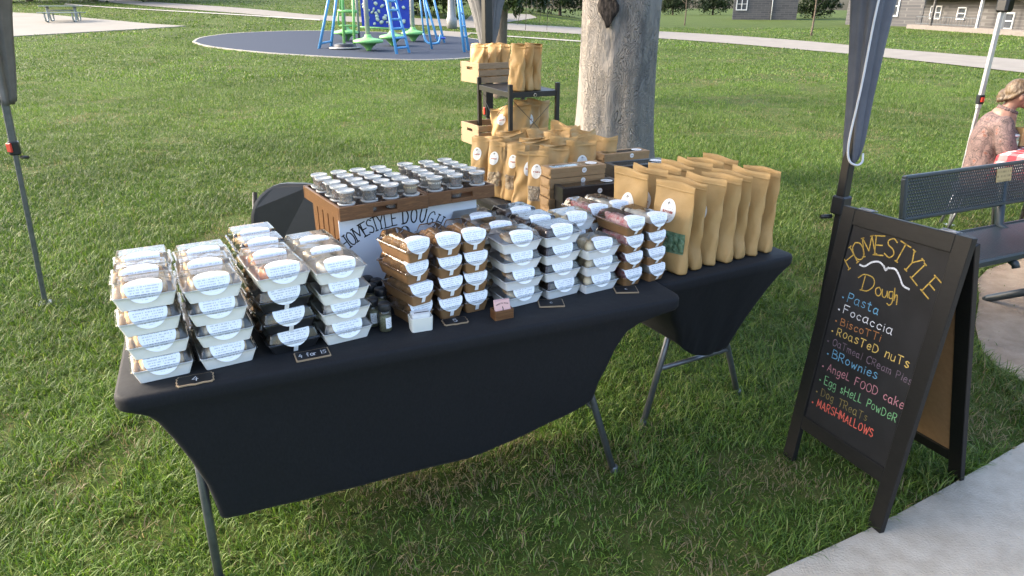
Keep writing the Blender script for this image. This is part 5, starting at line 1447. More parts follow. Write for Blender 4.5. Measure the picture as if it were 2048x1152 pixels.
# ================================================================== BENCH
def perforated(name, c1, c2, pitch):
    """coated steel sheet punched with staggered round holes (object XZ plane)"""
    m, nt, b, out = base_mat(name); L = nt.links.new
    def M(op, a, bb=None):
        n = nd(nt, 'ShaderNodeMath', operation=op)
        for i, q in enumerate((a, bb)):
            if q is None: continue
            if isinstance(q, (int, float)): n.inputs[i].default_value = q
            else: L(q, n.inputs[i])
        return n.outputs[0]
    uv = nd(nt, 'ShaderNodeUVMap'); sep = nd(nt, 'ShaderNodeSeparateXYZ'); L(uv.outputs[0], sep.inputs[0])
    y = M('MULTIPLY', sep.outputs[1], 1 / (pitch * .866)); row = M('FLOOR', y)
    x = M('ADD', M('MULTIPLY', sep.outputs[0], 1 / pitch), M('MULTIPLY', M('MODULO', row, 2.0), .5))
    fx = M('SUBTRACT', M('FRACT', x), .5); fy = M('MULTIPLY', M('SUBTRACT', M('FRACT', y), .5), .866)
    r = M('SQRT', M('ADD', M('MULTIPLY', fx, fx), M('MULTIPLY', fy, fy)))
    hole = M('LESS_THAN', r, .25)
    b.inputs['Base Color'].default_value = (*c1, 1); b.inputs['Roughness'].default_value = .38
    bp = nd(nt, 'ShaderNodeBump'); bp.inputs['Strength'].default_value = .6; bp.inputs['Distance'].default_value = .006
    mr = nd(nt, 'ShaderNodeMapRange'); mr.inputs['From Min'].default_value = .2; mr.inputs['From Max'].default_value = .46; L(r, mr.inputs['Value'])
    L(mr.outputs[0], bp.inputs['Height']); L(bp.outputs[0], b.inputs['Normal'])
    tr = nd(nt, 'ShaderNodeBsdfTransparent'); mx = nd(nt, 'ShaderNodeMixShader')
    L(hole, mx.inputs[0]); L(b.outputs[0], mx.inputs[1]); L(tr.outputs[0], mx.inputs[2]); L(mx.outputs[0], out.inputs['Surface'])
    return m
M_PERF = perforated('perforated_steel', (.016, .026, .031), None, .020)
M_BENCH = pmat('bench_steel', (.012, .020, .025), (.017, .026, .031), 30, .4, .5, bump=.06, bscale=80)
BA = R(24.3); B0 = Vector((2.330, 3.270, 0))
bench = thing('park_bench', 'dark green perforated steel park bench with a brass plaque', 'bench', B0, BA)
BL = 1.83
def perf_panel(mb, o, ux, uy, w, h, th, nrm_):
    n1, n2 = 18, 6
    for off, fl in ((0, 1), (-th, -1)):
        g_ = [[mb.vert(o + ux * (w * i / n1) + uy * (h * j / n2) + nrm_ * off, (w * i / n1 + .003, h * j / n2 + .004)) for i in range(n1 + 1)] for j in range(n2 + 1)]
        for j in range(n2):
            for i in range(n1): mb.face((g_[j][i], g_[j][i + 1], g_[j + 1][i + 1], g_[j + 1][i])[::fl], False)
ux = Vector((1, 0, 0))
seat_o = Vector((.02, .062, .495)); uy_s = Vector((0, 1, -.06)).normalized()
mb = MB(); perf_panel(mb, seat_o, ux, uy_s, BL - .04, .40, .004, ux.cross(uy_s)); seat = mb.build('seat', M_PERF, bench)
mb = MB(); r0 = [(-.005, 0), (.0, .012), (-.018, .018), (-.045, .014), (-.052, .002)]
mb.box((BL / 2, .05, .479), (BL, .026, .042), None, .010); mb.box((BL / 2, .468, .459), (BL, .024, .04), None, .008)
for x in (.006, BL - .006): mb.box((x, .26, .470), (.026, .42, .045), Matrix.Rotation(-math.atan(.06), 3, 'X'), .009)
mb.build('seat_rim', M_BENCH, seat)
uy_b = Vector((0, .16, 1)).normalized(); back_o = Vector((.02, .462, .613))
nb = ux.cross(uy_b)
BHH = .222
mb = MB(); perf_panel(mb, back_o, ux, uy_b, BL - .04, BHH, .004, nb); bpn = mb.build('backrest', M_PERF, bench)
rb3 = Matrix((ux, uy_b.cross(ux), uy_b)).transposed()
mb = MB()
def bb(x, y, sx, sy): mb.box(back_o + ux * x + uy_b * y + nb * -.012, (sx, .034, sy), rb3, .006)
bb((BL - .04) / 2, BHH + .004, BL, .022); bb((BL - .04) / 2, -.004, BL, .022); bb(-.012, BHH / 2, .026, BHH); bb(BL - .028, BHH / 2, .026, BHH)
mb.build('backrest_rim', M_BENCH, bpn)
mb = MB()
pc0 = back_o + ux * .74 + uy_b * .128 + nb * .004
pts = [pc0, pc0 + ux * .135, pc0 + ux * .135 + uy_b * .078, pc0 + uy_b * .078]
mb.poly(pts, [(.12, .2), (.88, .2), (.88, .8), (.12, .8)])
mb.loft([pts, [p - nb * .003 for p in pts]], False, True, False)
mb.build('plaque', MAT['gold_plate'], bench)
for x in (.86, BL - .40):
    mb = MB(); mb.tube([(x, .13, .0), (x, .15, .41), (x, .17, .45), (x, .38, .442), (x, .46, .48), (x, .515, .80)], .026, 10); mb.tube([(x, .10, .2), (x, .40, .02), (x, .42, 0)], .024, 10); mb.build('leg', M_BENCH, bench)
    mb = MB(); mb.tube([(x - .5, .07, .455), (x - .5, .04, .44), (x - .5, .03, .42)], .02, 10); mb.build('bracket', M_BENCH, bench)

# ================================================================== PERSON AND HER TABLE
def voxel(o, size, smooth=4):
    r = o.modifiers.new('join', 'REMESH'); r.mode = 'VOXEL'; r.voxel_size = size; r.use_smooth_shade = True
    s_ = o.modifiers.new('smooth', 'SMOOTH'); s_.factor = .5; s_.iterations = smooth
    return o
def limb(mb, pts, rad, n=12):
    P = smoothpath(pts, 4); RR = [v.x for v in smoothpath([(r, 0, 0) for r in rad], 4)]
    mb.tube(P, RR, n, True, True)
    for p, r in ((P[0], RR[0]), (P[-1], RR[-1])): mb.blob(p, (r, r, r), 1, 0, 10, 7)
M_SKIN = pmat('skin', (.24, .125, .088), (.28, .155, .112), 30, .5, .4)
M_HAIR = pmat('blond_hair', (.13, .085, .042), (.05, .03, .015), 40, .45, .5, stretch=(1, 1, .35), bump=1.0, bscale=70, lo=.35, hi=.7)
def paisley():
    m, nt, b, out = base_mat('paisley_dress'); L = nt.links.new
    tc = nd(nt, 'ShaderNodeTexCoord')
    v = nd(nt, 'ShaderNodeTexVoronoi'); v.inputs['Scale'].default_value = 15
    n = nd(nt, 'ShaderNodeTexNoise'); n.inputs['Scale'].default_value = 9; n.inputs['Detail'].default_value = 2; n.inputs['Distortion'].default_value = 2.2
    L(tc.outputs['Object'], n.inputs['Vector'])
    mxv = nd(nt, 'ShaderNodeMix', data_type='RGBA'); mxv.inputs[0].default_value = .06; L(tc.outputs['Object'], mxv.inputs[6]); L(n.outputs['Color'], mxv.inputs[7]); L(mxv.outputs[2], v.inputs['Vector'])
    c1 = ramp(nt, v.outputs['Distance'], [(.12, (.20, .05, .02)), (.2, (.17, .105, .095)), (.34, (.16, .10, .092)), (.40, (.012, .010, .013)), (.52, (.15, .098, .092))])
    c2 = ramp(nt, n.outputs['Fac'], [(.40, (.15, .10, .092)), (.45, (.012, .011, .014)), (.5, (.18, .115, .10)), (.55, (.015, .013, .016)), (.62, (.19, .13, .115))])
    mx = nd(nt, 'ShaderNodeMix', data_type='RGBA'); mx.inputs[0].default_value = .55; L(c1, mx.inputs[6]); L(c2, mx.inputs[7]); L(mx.outputs[2], b.inputs['Base Color'])
    b.inputs['Roughness'].default_value = .8
    return m
M_DRESS = paisley()
PB_ = Vector((3.69, 5.38, 0))       # below the hips
per = thing('person', 'seated woman with blond bun and paisley dress bending over a checked table', 'person', PB_, R(-24)); per.scale = (.95, .95, .95)
HEAD = Vector((.085, .0, 1.150))
mb = MB()
limb(mb, [(.0, 0, .52), (-.015, 0, .68), (-.01, 0, .84), (.01, 0, .96)], [.13, .125, .13, .10])          # trunk under the dress
limb(mb, [(.015, 0, .95), (.035, 0, 1.04), (.07, 0, 1.11)], [.062, .052, .052])                                # neck
mb.blob(HEAD, (.092, .073, .106), 1, 0.0, 18, 14, Matrix.Rotation(R(24), 3, 'Y'))
mb.blob(HEAD + Vector((.055, 0, -.045)), (.062, .054, .068), 2, 0.0, 14, 10, Matrix.Rotation(R(24), 3, 'Y'))    # jaw
limb(mb, [HEAD + Vector((.096, 0, .0)), HEAD + Vector((.116, 0, -.028)), HEAD + Vector((.10, 0, -.040))], [.010, .016, .012], 8)   # nose
mb.blob(HEAD + Vector((.093, 0, -.068)), (.014, .022, .007), 3, 0, 8, 6); mb.blob(HEAD + Vector((.090, 0, -.080)), (.014, .020, .008), 3, 0, 8, 6)
mb.blob(HEAD + Vector((.078, 0, -.104)), (.022, .026, .016), 3, 0, 8, 6)
for s_ in (-1, 1):
    mb.blob(HEAD + Vector((.005, s_ * .076, -.022)), (.017, .009, .030), 4, 0, 8, 6)
    limb(mb, [(.02, s_ * .16, .91), (.04, s_ * .20, .79), (.08, s_ * .20, .690)], [.052, .047, .042])
    limb(mb, [(.08, s_ * .20, .690), (.22, s_ * .165, .715), (.35, s_ * .12, .755)], [.042, .036, .024])
    palm = Vector((.405, s_ * .105, .762)); mb.blob(palm, (.046, .034, .016), 5, 0, 10, 7, Matrix.Rotation(R(-20), 3, 'Y'))
    for k, (dy, l_) in enumerate(((-.028, .062), (-.010, .074), (.009, .070), (.026, .054))):
        a_ = palm + Vector((.036, dy, .004)); limb(mb, [a_, a_ + Vector((l_ * .55, dy * .15, -.004)), a_ + Vector((l_ * .85, dy * .1, -.030))], [.0095, .009, .008], 8)
    th_ = palm + Vector((-.012, -s_ * .030, .0)); limb(mb, [th_, th_ + Vector((.03, -s_ * .022, -.004)), th_ + Vector((.058, -s_ * .018, -.016))], [.012, .0105, .009], 8)
    limb(mb, [(.02, s_ * .095, .50), (.26, s_ * .11, .51), (.44, s_ * .10, .49)], [.088, .078, .060])
    limb(mb, [(.44, s_ * .10, .49), (.43, s_ * .10, .28), (.40, s_ * .10, .09)], [.058, .056, .036])
    limb(mb, [(.38, s_ * .10, .045), (.46, s_ * .105, .038), (.545, s_ * .11, .028)], [.036, .034, .024])
body = voxel(mb.build('body', M_SKIN, per), .009, 3)
mb = MB()
limb(mb, [(-.02, 0, .50), (-.04, 0, .66), (-.035, 0, .80), (-.01, 0, .92), (.02, 0, .995)], [.170, .140, .145, .130, .072])
mb.blob((.06, 0, .82), (.095, .14, .085), 2, 0.02, 14, 10)
for s_ in (-1, 1):
    mb.blob((-.01, s_ * .10, .90), (.095, .090, .080), 3, 0, 12, 9)
    limb(mb, [(.005, s_ * .145, .925), (.03, s_ * .195, .82), (.055, s_ * .20, .745)], [.072, .070, .074])
    limb(mb, [(.0, s_ * .085, .50), (.25, s_ * .11, .52), (.46, s_ * .105, .50)], [.125, .105, .082])
    limb(mb, [(.46, s_ * .105, .49), (.46, s_ * .105, .36), (.455, s_ * .105, .25)], [.080, .085, .095])
limb(mb, [(.28, -.12, .5), (.30, 0, .50), (.28, .12, .5)], [.08, .07, .08])
dr = voxel(mb.build('dress', M_DRESS, per), .012, 5)
mb = MB()
for a in np.linspace(0, 2 * math.pi, 22, endpoint=False):
    mb.blob(Vector((.03 + .060 * math.cos(a), .060 * math.sin(a), 1.015 - .022 * math.cos(a) + .01)), (.017, .017, .016), int(a * 9), .1, 8, 6)
mb.build('ruffle_collar', M_DRESS, per)
mb = MB()
hr = Matrix.Rotation(R(24), 3, 'Y')
mb.blob(HEAD + Vector((-.024, 0, .020)), (.088, .081, .096), 5, .02, 20, 14, hr)
mb.blob(HEAD + Vector((.022, 0, .066)), (.066, .066, .044), 5, .02, 16, 10, hr)
for s_ in (-1, 1): limb(mb, [HEAD + Vector((.075, s_ * .045, .062)), HEAD + Vector((.005, s_ * .076, .028)), HEAD + Vector((-.07, s_ * .06, -.03)), HEAD + Vector((-.100, s_ * .02, -.035))], [.008, .012, .016, .016])
mb.blob(HEAD + Vector((-.112, 0, -.022)), (.036, .042, .040), 5, .08, 12, 9)
for k in range(7):
    a = k * .9; limb(mb, [HEAD + Vector((-.108 + .018 * math.cos(a), .030 * math.sin(a), -.022 + .030 * math.sin(a + .8))), HEAD + Vector((-.120 + .014 * math.cos(a + 1), .034 * math.sin(a + 1), -.022 + .034 * math.sin(a + 1.8)))], [.022, .018], 8)
hair = voxel(mb.build('hair', M_HAIR, per), .007, 1)
mb = MB()
for s_ in (-1, 1):
    c = HEAD + Vector((.098, s_ * .034, .008)); mb.tube([c + Vector((.004 * math.cos(q) - .004, .022 * math.cos(q), .017 * math.sin(q))) for q in np.linspace(0, 6.28, 15)], .0022, 5)
    mb.tube([HEAD + Vector((.094, s_ * .056, .010)), HEAD + Vector((.05, s_ * .078, .008)), HEAD + Vector((.0, s_ * .082, -.002))], .0026, 5)
mb.build('glasses', MAT['black_plastic'], per)
mb = MB()
for s_ in (-1, 1): mb.blob(HEAD + Vector((.086, s_ * .034, .008)), (.009, .013, .008), 3, 0, 8, 6)
mb.build('eyes', MAT['ink'], per)
mb = MB(); mb.tube([(.335 + .0 * q, -.125 + .026 * math.cos(q), .738 + .026 * math.sin(q)) for q in np.linspace(0, 6.28, 13)], .005, 6); mb.build('bracelet', MAT['pale_wood'], per)
mb = MB()
for s_ in (-1, 1): mb.blob((.47, s_ * .105, .036), (.10, .042, .038), 8, .02, 12, 8)
mb.build('shoes', pmat('pale_shoe', (.55, .45, .40), None, 9, .6), per)
# her chair
st = thing('folding_chair', 'folding chair under the seated woman, almost hidden by her dress', 'chair', PB_ + Vector((-.02, 0, 0)), R(-24))
mb = MB(); mb.box((0, 0, .355), (.38, .38, .03), None, .01); mb.build('seat', MAT['black_plastic'], st)
for sx in (-1, 1):
    for sy in (-1, 1): mb = MB(); mb.tube([(sx * .19, sy * .17, 0), (sx * .12, sy * .17, .345)], .011, 8); mb.build('leg', MAT['grey_metal'], st)
# gingham table
def gingham():
    m, nt, b, out = base_mat('red_gingham'); L = nt.links.new
    tc = nd(nt, 'ShaderNodeTexCoord'); sep = nd(nt, 'ShaderNodeSeparateXYZ'); uv = nd(nt, 'ShaderNodeUVMap'); L(uv.outputs[0], sep.inputs[0])
    fs = []
    for k in (0, 1):
        a = nd(nt, 'ShaderNodeMath', operation='MULTIPLY'); a.inputs[1].default_value = 1 / .11; L(sep.outputs[k], a.inputs[0])
        f = nd(nt, 'ShaderNodeMath', operation='FRACT'); L(a.outputs[0], f.inputs[0])
        g_ = nd(nt, 'ShaderNodeMath', operation='GREATER_THAN'); g_.inputs[1].default_value = .5; L(f.outputs[0], g_.inputs[0]); fs.append(g_.outputs[0])
    s_ = nd(nt, 'ShaderNodeMath', operation='ADD'); L(fs[0], s_.inputs[0]); L(fs[1], s_.inputs[1])
    h = nd(nt, 'ShaderNodeMath', operation='MULTIPLY'); h.inputs[1].default_value = .5; L(s_.outputs[0], h.inputs[0])
    L(ramp(nt, h.outputs[0], [(0, (.60, .59, .59)), (.5, (.52, .13, .13)), (1, (.40, .02, .03))]), b.inputs['Base Color'])
    b.inputs['Roughness'].default_value = .8
    return m
GT = at(2002, 301, .735); GT.z = 0; GA = R(-50)
gt = thing('folding_table', 'small table under a red checked cloth in front of the woman', 'table', GT, GA)
mb = MB(); mb.box((.6, .36, .70), (1.16, .68, .03), None, .008); mb.build('tabletop', MAT['black_plastic'], gt)
for x in (.08, 1.12):
    for y in (.06, .66): mb = MB(); mb.tube([(x, y, 0), (x, y, .69)], .014, 8); mb.build('leg', MAT['grey_metal'], gt)
mb = MB(); Wt, Dt, drop = 1.2, .72, .17; N, Mm = 30, 20
gx_ = np.linspace(-drop, Wt + drop, N + 1); gy_ = np.linspace(-drop, Dt + drop, Mm + 1); ids = []
for j, yv in enumerate(gy_):
    row = []
    for i, xv in enumerate(gx_):
        ox = max(-xv, xv - Wt, 0); oy = max(-yv, yv - Dt, 0); over = min(math.hypot(ox, oy), drop * 1.25)
        wv = .012 * math.sin(xv * 16) * math.cos(yv * 15) * min(1, over * 12)
        X = min(max(xv, 0), Wt) + (math.copysign(.012 + wv + over * .1, xv - Wt / 2) if ox else 0); Y = min(max(yv, 0), Dt) + (math.copysign(.012 + wv + over * .1, yv - Dt / 2) if oy else 0)
        row.append(mb.vert((X, Y, .718 - over), (xv, yv)))
    ids.append(row)
for j in range(Mm):
    for i in range(N): mb.face((ids[j][i], ids[j][i + 1], ids[j + 1][i + 1], ids[j + 1][i]), True)
gc = tag(mb.build('tablecloth', gingham()), 'red and white checked cloth on the small table', 'tablecloth'); gc.location = GT; gc.rotation_euler = (0, 0, GA)
sol = gc.modifiers.new('cloth', 'SOLIDIFY'); sol.thickness = .002
jr = thing('glass_jar', 'small jar with a green label on the checked cloth', 'jar', at(2022, 296, .7205))
mb = MB(); mb.lathe([(0, .001), (.034, .001), (.036, .006), (.036, .075), (.030, .088)], 18); mb.build('glass_body', MAT['glass'], jr)
mb = MB(); mb.lathe([(0, .002), (.033, .003), (.033, .07), (0, .072)], 16); mb.build('content', FOOD['bun'], jr)
mb = MB(); mb.lathe([(.0365, .016), (.0367, .058)], 20); mb.build('jar_label', pmat('green_label', (.28, .50, .34), (.5, .62, .5), 40, .5), jr)
mb = MB(); mb.lathe([(0, .086), (.033, .086), (.034, .10), (0, .102)], 18); mb.build('lid', MAT['silver'], jr)
bw = thing('paper_bag', 'brown paper sack standing behind the green labelled jar', 'paper bag', at(2046, 290, .7205), R(10))
mb = MB(); mb.loft([rrect(-.07, .07, -.04, .04, .004, 0, 1), rrect(-.072, .070, -.042, .04, .004, .07, 1), rrect(-.07, .072, -.038, .041, .004, .13, 1), rrect(-.067, .069, -.038, .037, .004, .128, 1), rrect(-.066, .066, -.036, .036, .004, .01, 1)], True, True, False); mb.build('bag_body', MAT['kraft'], bw)

# ================================================================== PICNIC TABLE
def ray_on(x, y): return gp(x, y)
pp = gp(128, 44)
M_PIC = pmat('picnic_steel', (.22, .24, .22), (.28, .30, .28), 30, .5, .4)
pt = thing('picnic_table', 'grey green steel picnic table on the concrete pad', 'picnic table', pp, R(16))
for nm, y, z, w in (('tabletop', 0, .76, .74), ('seat', -.68, .45, .26), ('seat', .68, .45, .26)):
    mb = MB(); mb.box((0, y, z), (1.83, w, .045), None, .012); mb.build(nm, M_PIC, pt)
for x in (-.62, .62):
    for s_ in (-1, 1):
        mb = MB(); mb.tube(smoothpath([(x, s_ * .12, .735), (x, s_ * .14, .30), (x, s_ * .22, .08), (x, s_ * .42, .035), (x, s_ * .62, .08), (x, s_ * .69, .24), (x, s_ * .69, .43)], 5), .042, 8); mb.build('leg', M_PIC, pt)
mb = MB(); mb.tube([(-.62, 0, .55), (.62, 0, .55)], .035, 8); mb.build('brace', M_PIC, pt)

# ================================================================== CLIMBING FRAME
M_BLUE = pmat('blue_paint', (.07, .24, .48), (.085, .28, .52), 12, .4, .5)
M_DBLUE = pmat('dark_blue_panel', (.012, .035, .33), (.018, .05, .40), 6, .4, .5)
M_GREEN = pmat('green_paint', (.17, .42, .12), (.21, .48, .16), 12, .4, .5)
M_POST = pmat('galvanised_post', (.22, .22, .215), (.28, .28, .275), 14, .5, .5)
M_HOLD = pmat('climbing_hold', (.40, .52, .36), (.52, .58, .48), 9, .5, .4)
cf0 = gp(740, 95)
cf = thing('climbing_frame', 'blue and green climbing frame with ladders and a blue panel', 'climbing frame', (0, 0, 0))
def post_line(nm, px0, px1, r, mat, ztop=None, parent=None):
    """a bar from the ground under the first pixel to the second pixel, kept upright in depth"""
    a = gp(*px0); b = atY(px1[0], px1[1], a.y if ztop is None else ztop)
    d = (b - a); b = b + d * .35
    mb = MB(); mb.tube([a, b], r, 8); return mb.build(nm, mat, parent or cf)
def ladder(l0, l1, r0_, r1_, rungs, mat, nm='ladder', r=.05, back=0.0):
    a0, a1 = gp(*l0), gp(*r0_)
    Y = (a0.y + a1.y) / 2
    b0 = atY(l1[0], l1[1], a0.y + back); b1 = atY(r1_[0], r1_[1], a1.y + back)
    mb = MB()
    e = 1.5
    mb.tube([a0, a0 + (b0 - a0) * e], r, 8); mb.tube([a1, a1 + (b1 - a1) * e], r, 8)
    for t_ in rungs: mb.tube([a0 + (b0 - a0) * t_, a1 + (b1 - a1) * t_], r * .75, 8)
    return mb.build(nm, mat, cf)
ladder((794, 110), (773, 0), (819, 107), (791, 0), (.12, .30, .47, .64, .81, .98, 1.15, 1.32), M_BLUE, r=.052, back=1.0)
ladder((638, 99), (657, 0), (662, 94), (672, 0), (.12,), M_BLUE, 'side_frame', .052, back=.6)
ladder((929, 106), (916, 0), (937, 103), (921, 0), (.3, .5, .75), M_BLUE, 'side_frame', .05, back=.4)
ladder((878, 90), (851, 0), (889, 87), (868, 0), (.14,), M_BLUE, 'side_frame', .045, back=.6)
post_line('swing_arm', (864, 100), (848, 0), .04, M_BLUE); post_line('swing_arm', (850, 86), (840, 0), .035, M_BLUE)
mb = MB(); q = gp(864, 99); mb.tube(smoothpath([q + Vector((-.30, .1, .55)), q + Vector((-.2, .05, .28)), q + Vector((0, 0, .2)), q + Vector((.25, .05, .25)), q + Vector((.32, .1, .5))], 5), .04, 8); mb.build('swing_seat', M_BLUE, cf)
mb = MB(); q = gp(881, 88); mb.box(q + Vector((.0, 0, .22)), (.42, .2, .06), None, .02); mb.build('swing_seat', M_DBLUE, cf)
for px0, pxt, r in (((738, 101), 738, .085), ((784, 92), 785, .075), ((827, 83), 827, .085), ((692, 84), 692, .06), ((719, 82), 717, .05)):
    a = gp(*px0); b = a + Vector((0, 0, 3.2))
    mb = MB(); mb.tube([a, b], r, 12); mb.build('post', M_POST, cf)
for px0, s_ in (((738, 103), .53), ((786, 93), .50), ((827, 84), .48), ((694, 83), .50)):
    a = gp(*px0)
    mb = MB(); mb.lathe([(.0, .0), (.07, .0), (.09, .07), (.16, .16), (s_ * .55, .26), (s_ * .96, .295), (s_, .33), (s_ * .97, .38), (s_ * .8, .41), (.2, .45), (.12, .50), (.11, .56)], 22, a, True, True); mb.build('step_disc', M_GREEN, cf)
a = gp(726, 68); YP = a.y
mb = MB(); A_ = atY(724, 52, YP); B_ = atY(820, 57, YP + .4); up = Vector((0, 0, 2.0)); th = Vector((.0, .08, 0))
mb.loft([[A_, B_, B_ + up, A_ + up], [A_ + th, B_ + th, B_ + up + th, A_ + up + th]], True, True, False); pn = mb.build('climbing_panel', M_DBLUE, cf)
rnd = random.Random(4)
for k in range(40):
    q = A_.lerp(B_, rnd.uniform(.06, .94)) + Vector((0, -.03, .12 + 1.7 * (k + rnd.random()) / 40))
    mb = MB(); mb.blob(q, (rnd.uniform(.04, .10), .05, rnd.uniform(.05, .10)), k, .25, 9, 6, Matrix.Rotation(rnd.uniform(0, 3), 3, 'Y')); mb.build('hand_hold', M_HOLD, pn)
mb = MB(); mb.tube([atY(720, 54, YP), atY(822, 60, YP + .4)], .04, 8); mb.build('rail', M_GREEN, cf)
for px0, px1 in (((689, 96), (684, 0)), ((709, 98), (706, 0))): post_line('green_post', px0, px1, .05, M_GREEN)
g0 = gp(689, 96).y
for yy, x0, x1 in ((22, 676, 714), (51, 678, 714)):
    mb = MB(); mb.tube([atY(x0, yy, g0), atY(x1, yy + 1, g0)], .055 if yy == 22 else .035, 8); mb.build('green_rail', M_GREEN, cf)
mb = MB(); mb.tube([atY(677, 22, g0), atY(676, 36, g0), atY(678, 51, g0)], .035, 8); mb.build('green_rail', M_GREEN, cf)
for x0 in (681, 686): mb = MB(); mb.tube([atY(x0, 22, g0), atY(x0 - 1, -45, g0)], .04, 8); mb.build('green_rail', M_GREEN, cf)
sp = gp(690, 99)
sn = thing('spinner', 'black round spinner base on the blue rubber surface', 'spinner', sp)
mb = MB(); mb.lathe([(0, .0), (.52, .0), (.52, .03), (.40, .06), (.36, .17), (.30, .20), (0, .2)], 24); mb.build('base', MAT['black_plastic'], sn)
mb = MB(); mb.lathe([(.47, .035), (.56, .04), (.56, .075), (.44, .09)], 24); mb.build('ring', M_POST, sn)
lp = gp(904, 57)
lt = thing('street_lamp', 'pale grey lamp post beside the path behind the playground', 'lamp post', lp)
mb = MB(); mb.lathe([(.26, 0), (.26, .5), (.22, .55), (.17, 1.2), (.13, 6)], 14, (0, 0, 0), True, True); mb.build('post', M_POST, lt)
mb = MB(); mb.box((.18, 0, .9), (.05, .3, 1.8), None, .02); mb.build('cover_plate', M_POST, lt)
mb = MB(); mb.lathe([(0, 6), (.25, 6), (.32, 6.1), (.2, 6.3), (0, 6.35)], 14); mb.build('lamp_head', M_POST, lt)

# ================================================================== BIG DEAD TRUNK
def carved_bark():
    m, nt, b, out = base_mat('bare_carved_wood'); L = nt.links.new
    tc = nd(nt, 'ShaderNodeTexCoord'); mp = nd(nt, 'ShaderNodeMapping'); mp.inputs['Scale'].default_value = (1, 1, .30); L(tc.outputs['Object'], mp.inputs['Vector'])
    n1 = nd(nt, 'ShaderNodeTexNoise'); n1.inputs['Scale'].default_value = 5; n1.inputs['Detail'].default_value = 7; n1.inputs['Roughness'].default_value = .65; L(mp.outputs[0], n1.inputs['Vector'])
    w = nd(nt, 'ShaderNodeTexNoise'); w.inputs['Scale'].default_value = 6.5; w.inputs['Detail'].default_value = 1.0; w.inputs['Distortion'].default_value = 3.0
    mp2 = nd(nt, 'ShaderNodeMapping'); mp2.inputs['Scale'].default_value = (1, 1, .62); L(tc.outputs['Object'], mp2.inputs['Vector']); L(mp2.outputs[0], w.inputs['Vector'])
    # beetle galleries: thin contour lines of the warped noise
    s1 = nd(nt, 'ShaderNodeMath', operation='MULTIPLY'); s1.inputs[1].default_value = 9.0; L(w.outputs['Fac'], s1.inputs[0])
    fr = nd(nt, 'ShaderNodeMath', operation='FRACT'); L(s1.outputs[0], fr.inputs[0])
    ab_ = nd(nt, 'ShaderNodeMath', operation='SUBTRACT'); ab_.inputs[1].default_value = .5; L(fr.outputs[0], ab_.inputs[0])
    a2 = nd(nt, 'ShaderNodeMath', operation='ABSOLUTE'); L(ab_.outputs[0], a2.inputs[0])
    gal = nd(nt, 'ShaderNodeMapRange'); gal.inputs['From Min'].default_value = .04; gal.inputs['From Max'].default_value = .17; L(a2.outputs[0], gal.inputs['Value'])
    msk = nd(nt, 'ShaderNodeTexNoise'); msk.inputs['Scale'].default_value = 2.6; msk.inputs['Detail'].default_value = 3; L(mp.outputs[0], msk.inputs['Vector'])
    mr = nd(nt, 'ShaderNodeMapRange'); mr.inputs['From Min'].default_value = .42; mr.inputs['From Max'].default_value = .58; L(msk.outputs['Fac'], mr.inputs['Value'])
    gm = nd(nt, 'ShaderNodeMix'); gm.inputs[2].default_value = 1.0; L(mr.outputs[0], gm.inputs[0]); L(gal.outputs[0], gm.inputs[3])
    col = ramp(nt, n1.outputs['Fac'], [(.32, (.098, .091, .085)), (.44, (.185, .17, .155)), (.54, (.232, .206, .178)), (.68, (.142, .135, .128))])
    dk = nd(nt, 'ShaderNodeMix', data_type='RGBA', blend_type='MULTIPLY'); dk.inputs[0].default_value = 1; L(col, dk.inputs[6]); L(ramp(nt, gm.outputs[0], [(0, (1.9, 1.86, 1.8)), (.5, (.8, .8, .8)), (1, (.98, .98, .98))]), dk.inputs[7])
    L(dk.outputs[2], b.inputs['Base Color']); b.inputs['Roughness'].default_value = .8; b.inputs['Specular IOR Level'].default_value = .25
    ad = nd(nt, 'ShaderNodeMath', operation='MULTIPLY_ADD'); ad.inputs[1].default_value = .6; L(gm.outputs[0], ad.inputs[0]); L(n1.outputs['Fac'], ad.inputs[2])
    bp = nd(nt, 'ShaderNodeBump'); bp.inputs['Strength'].default_value = 1.0; bp.inputs['Distance'].default_value = .07; L(ad.outputs[0], bp.inputs['Height']); L(bp.outputs[0], b.inputs['Normal'])
    return m
M_TRUNK = carved_bark()
TP = Vector((1.085, 7.55, 0))
tt = thing('dead_tree', 'thick dead grey trunk with carved bark behind the kraft boxes', 'tree', TP)
mb = MB(); n = 72; rings = []
for i in range(60):
    z = -.05 + 6.0 * i / 59
    fl = .09 * math.exp(-max(z, 0) * 2.2); r0 = .378 + fl + .012 * math.exp(-((z - 2.0) ** 2) * 2) + .015 * max(0, z - 1.7)
    ring = []
    for k in range(n):
        a = 2 * math.pi * k / n
        r = r0 * (1 + .028 * math.sin(5 * a + 1 + z * .3) + .018 * math.sin(9 * a - z * .5) + .010 * math.sin(17 * a + z * 1.3) + .03 * math.exp(-max(z, 0) * 2) * math.sin(6 * a + 2))
        ring.append(Vector((r * math.cos(a) + .012 * z - .01 * math.sin(z), r * math.sin(a), z)))
    rings.append(ring)
mb.loft(rings, False, True, True); trunk = mb.build('trunk', M_TRUNK, tt)
M_BARK = pmat('dark_bark', (.006, .005, .005), (.045, .037, .032), 40, .9, .2, stretch=(1, 1, .4), bump=1, bscale=60, lo=.4, hi=.7)
mb = MB(); pts = []                                                  # scrap of black bark left on the trunk
cx_, cz_ = atY(1217, 8, TP.y - .39).x - TP.x, 1.72
ids = []
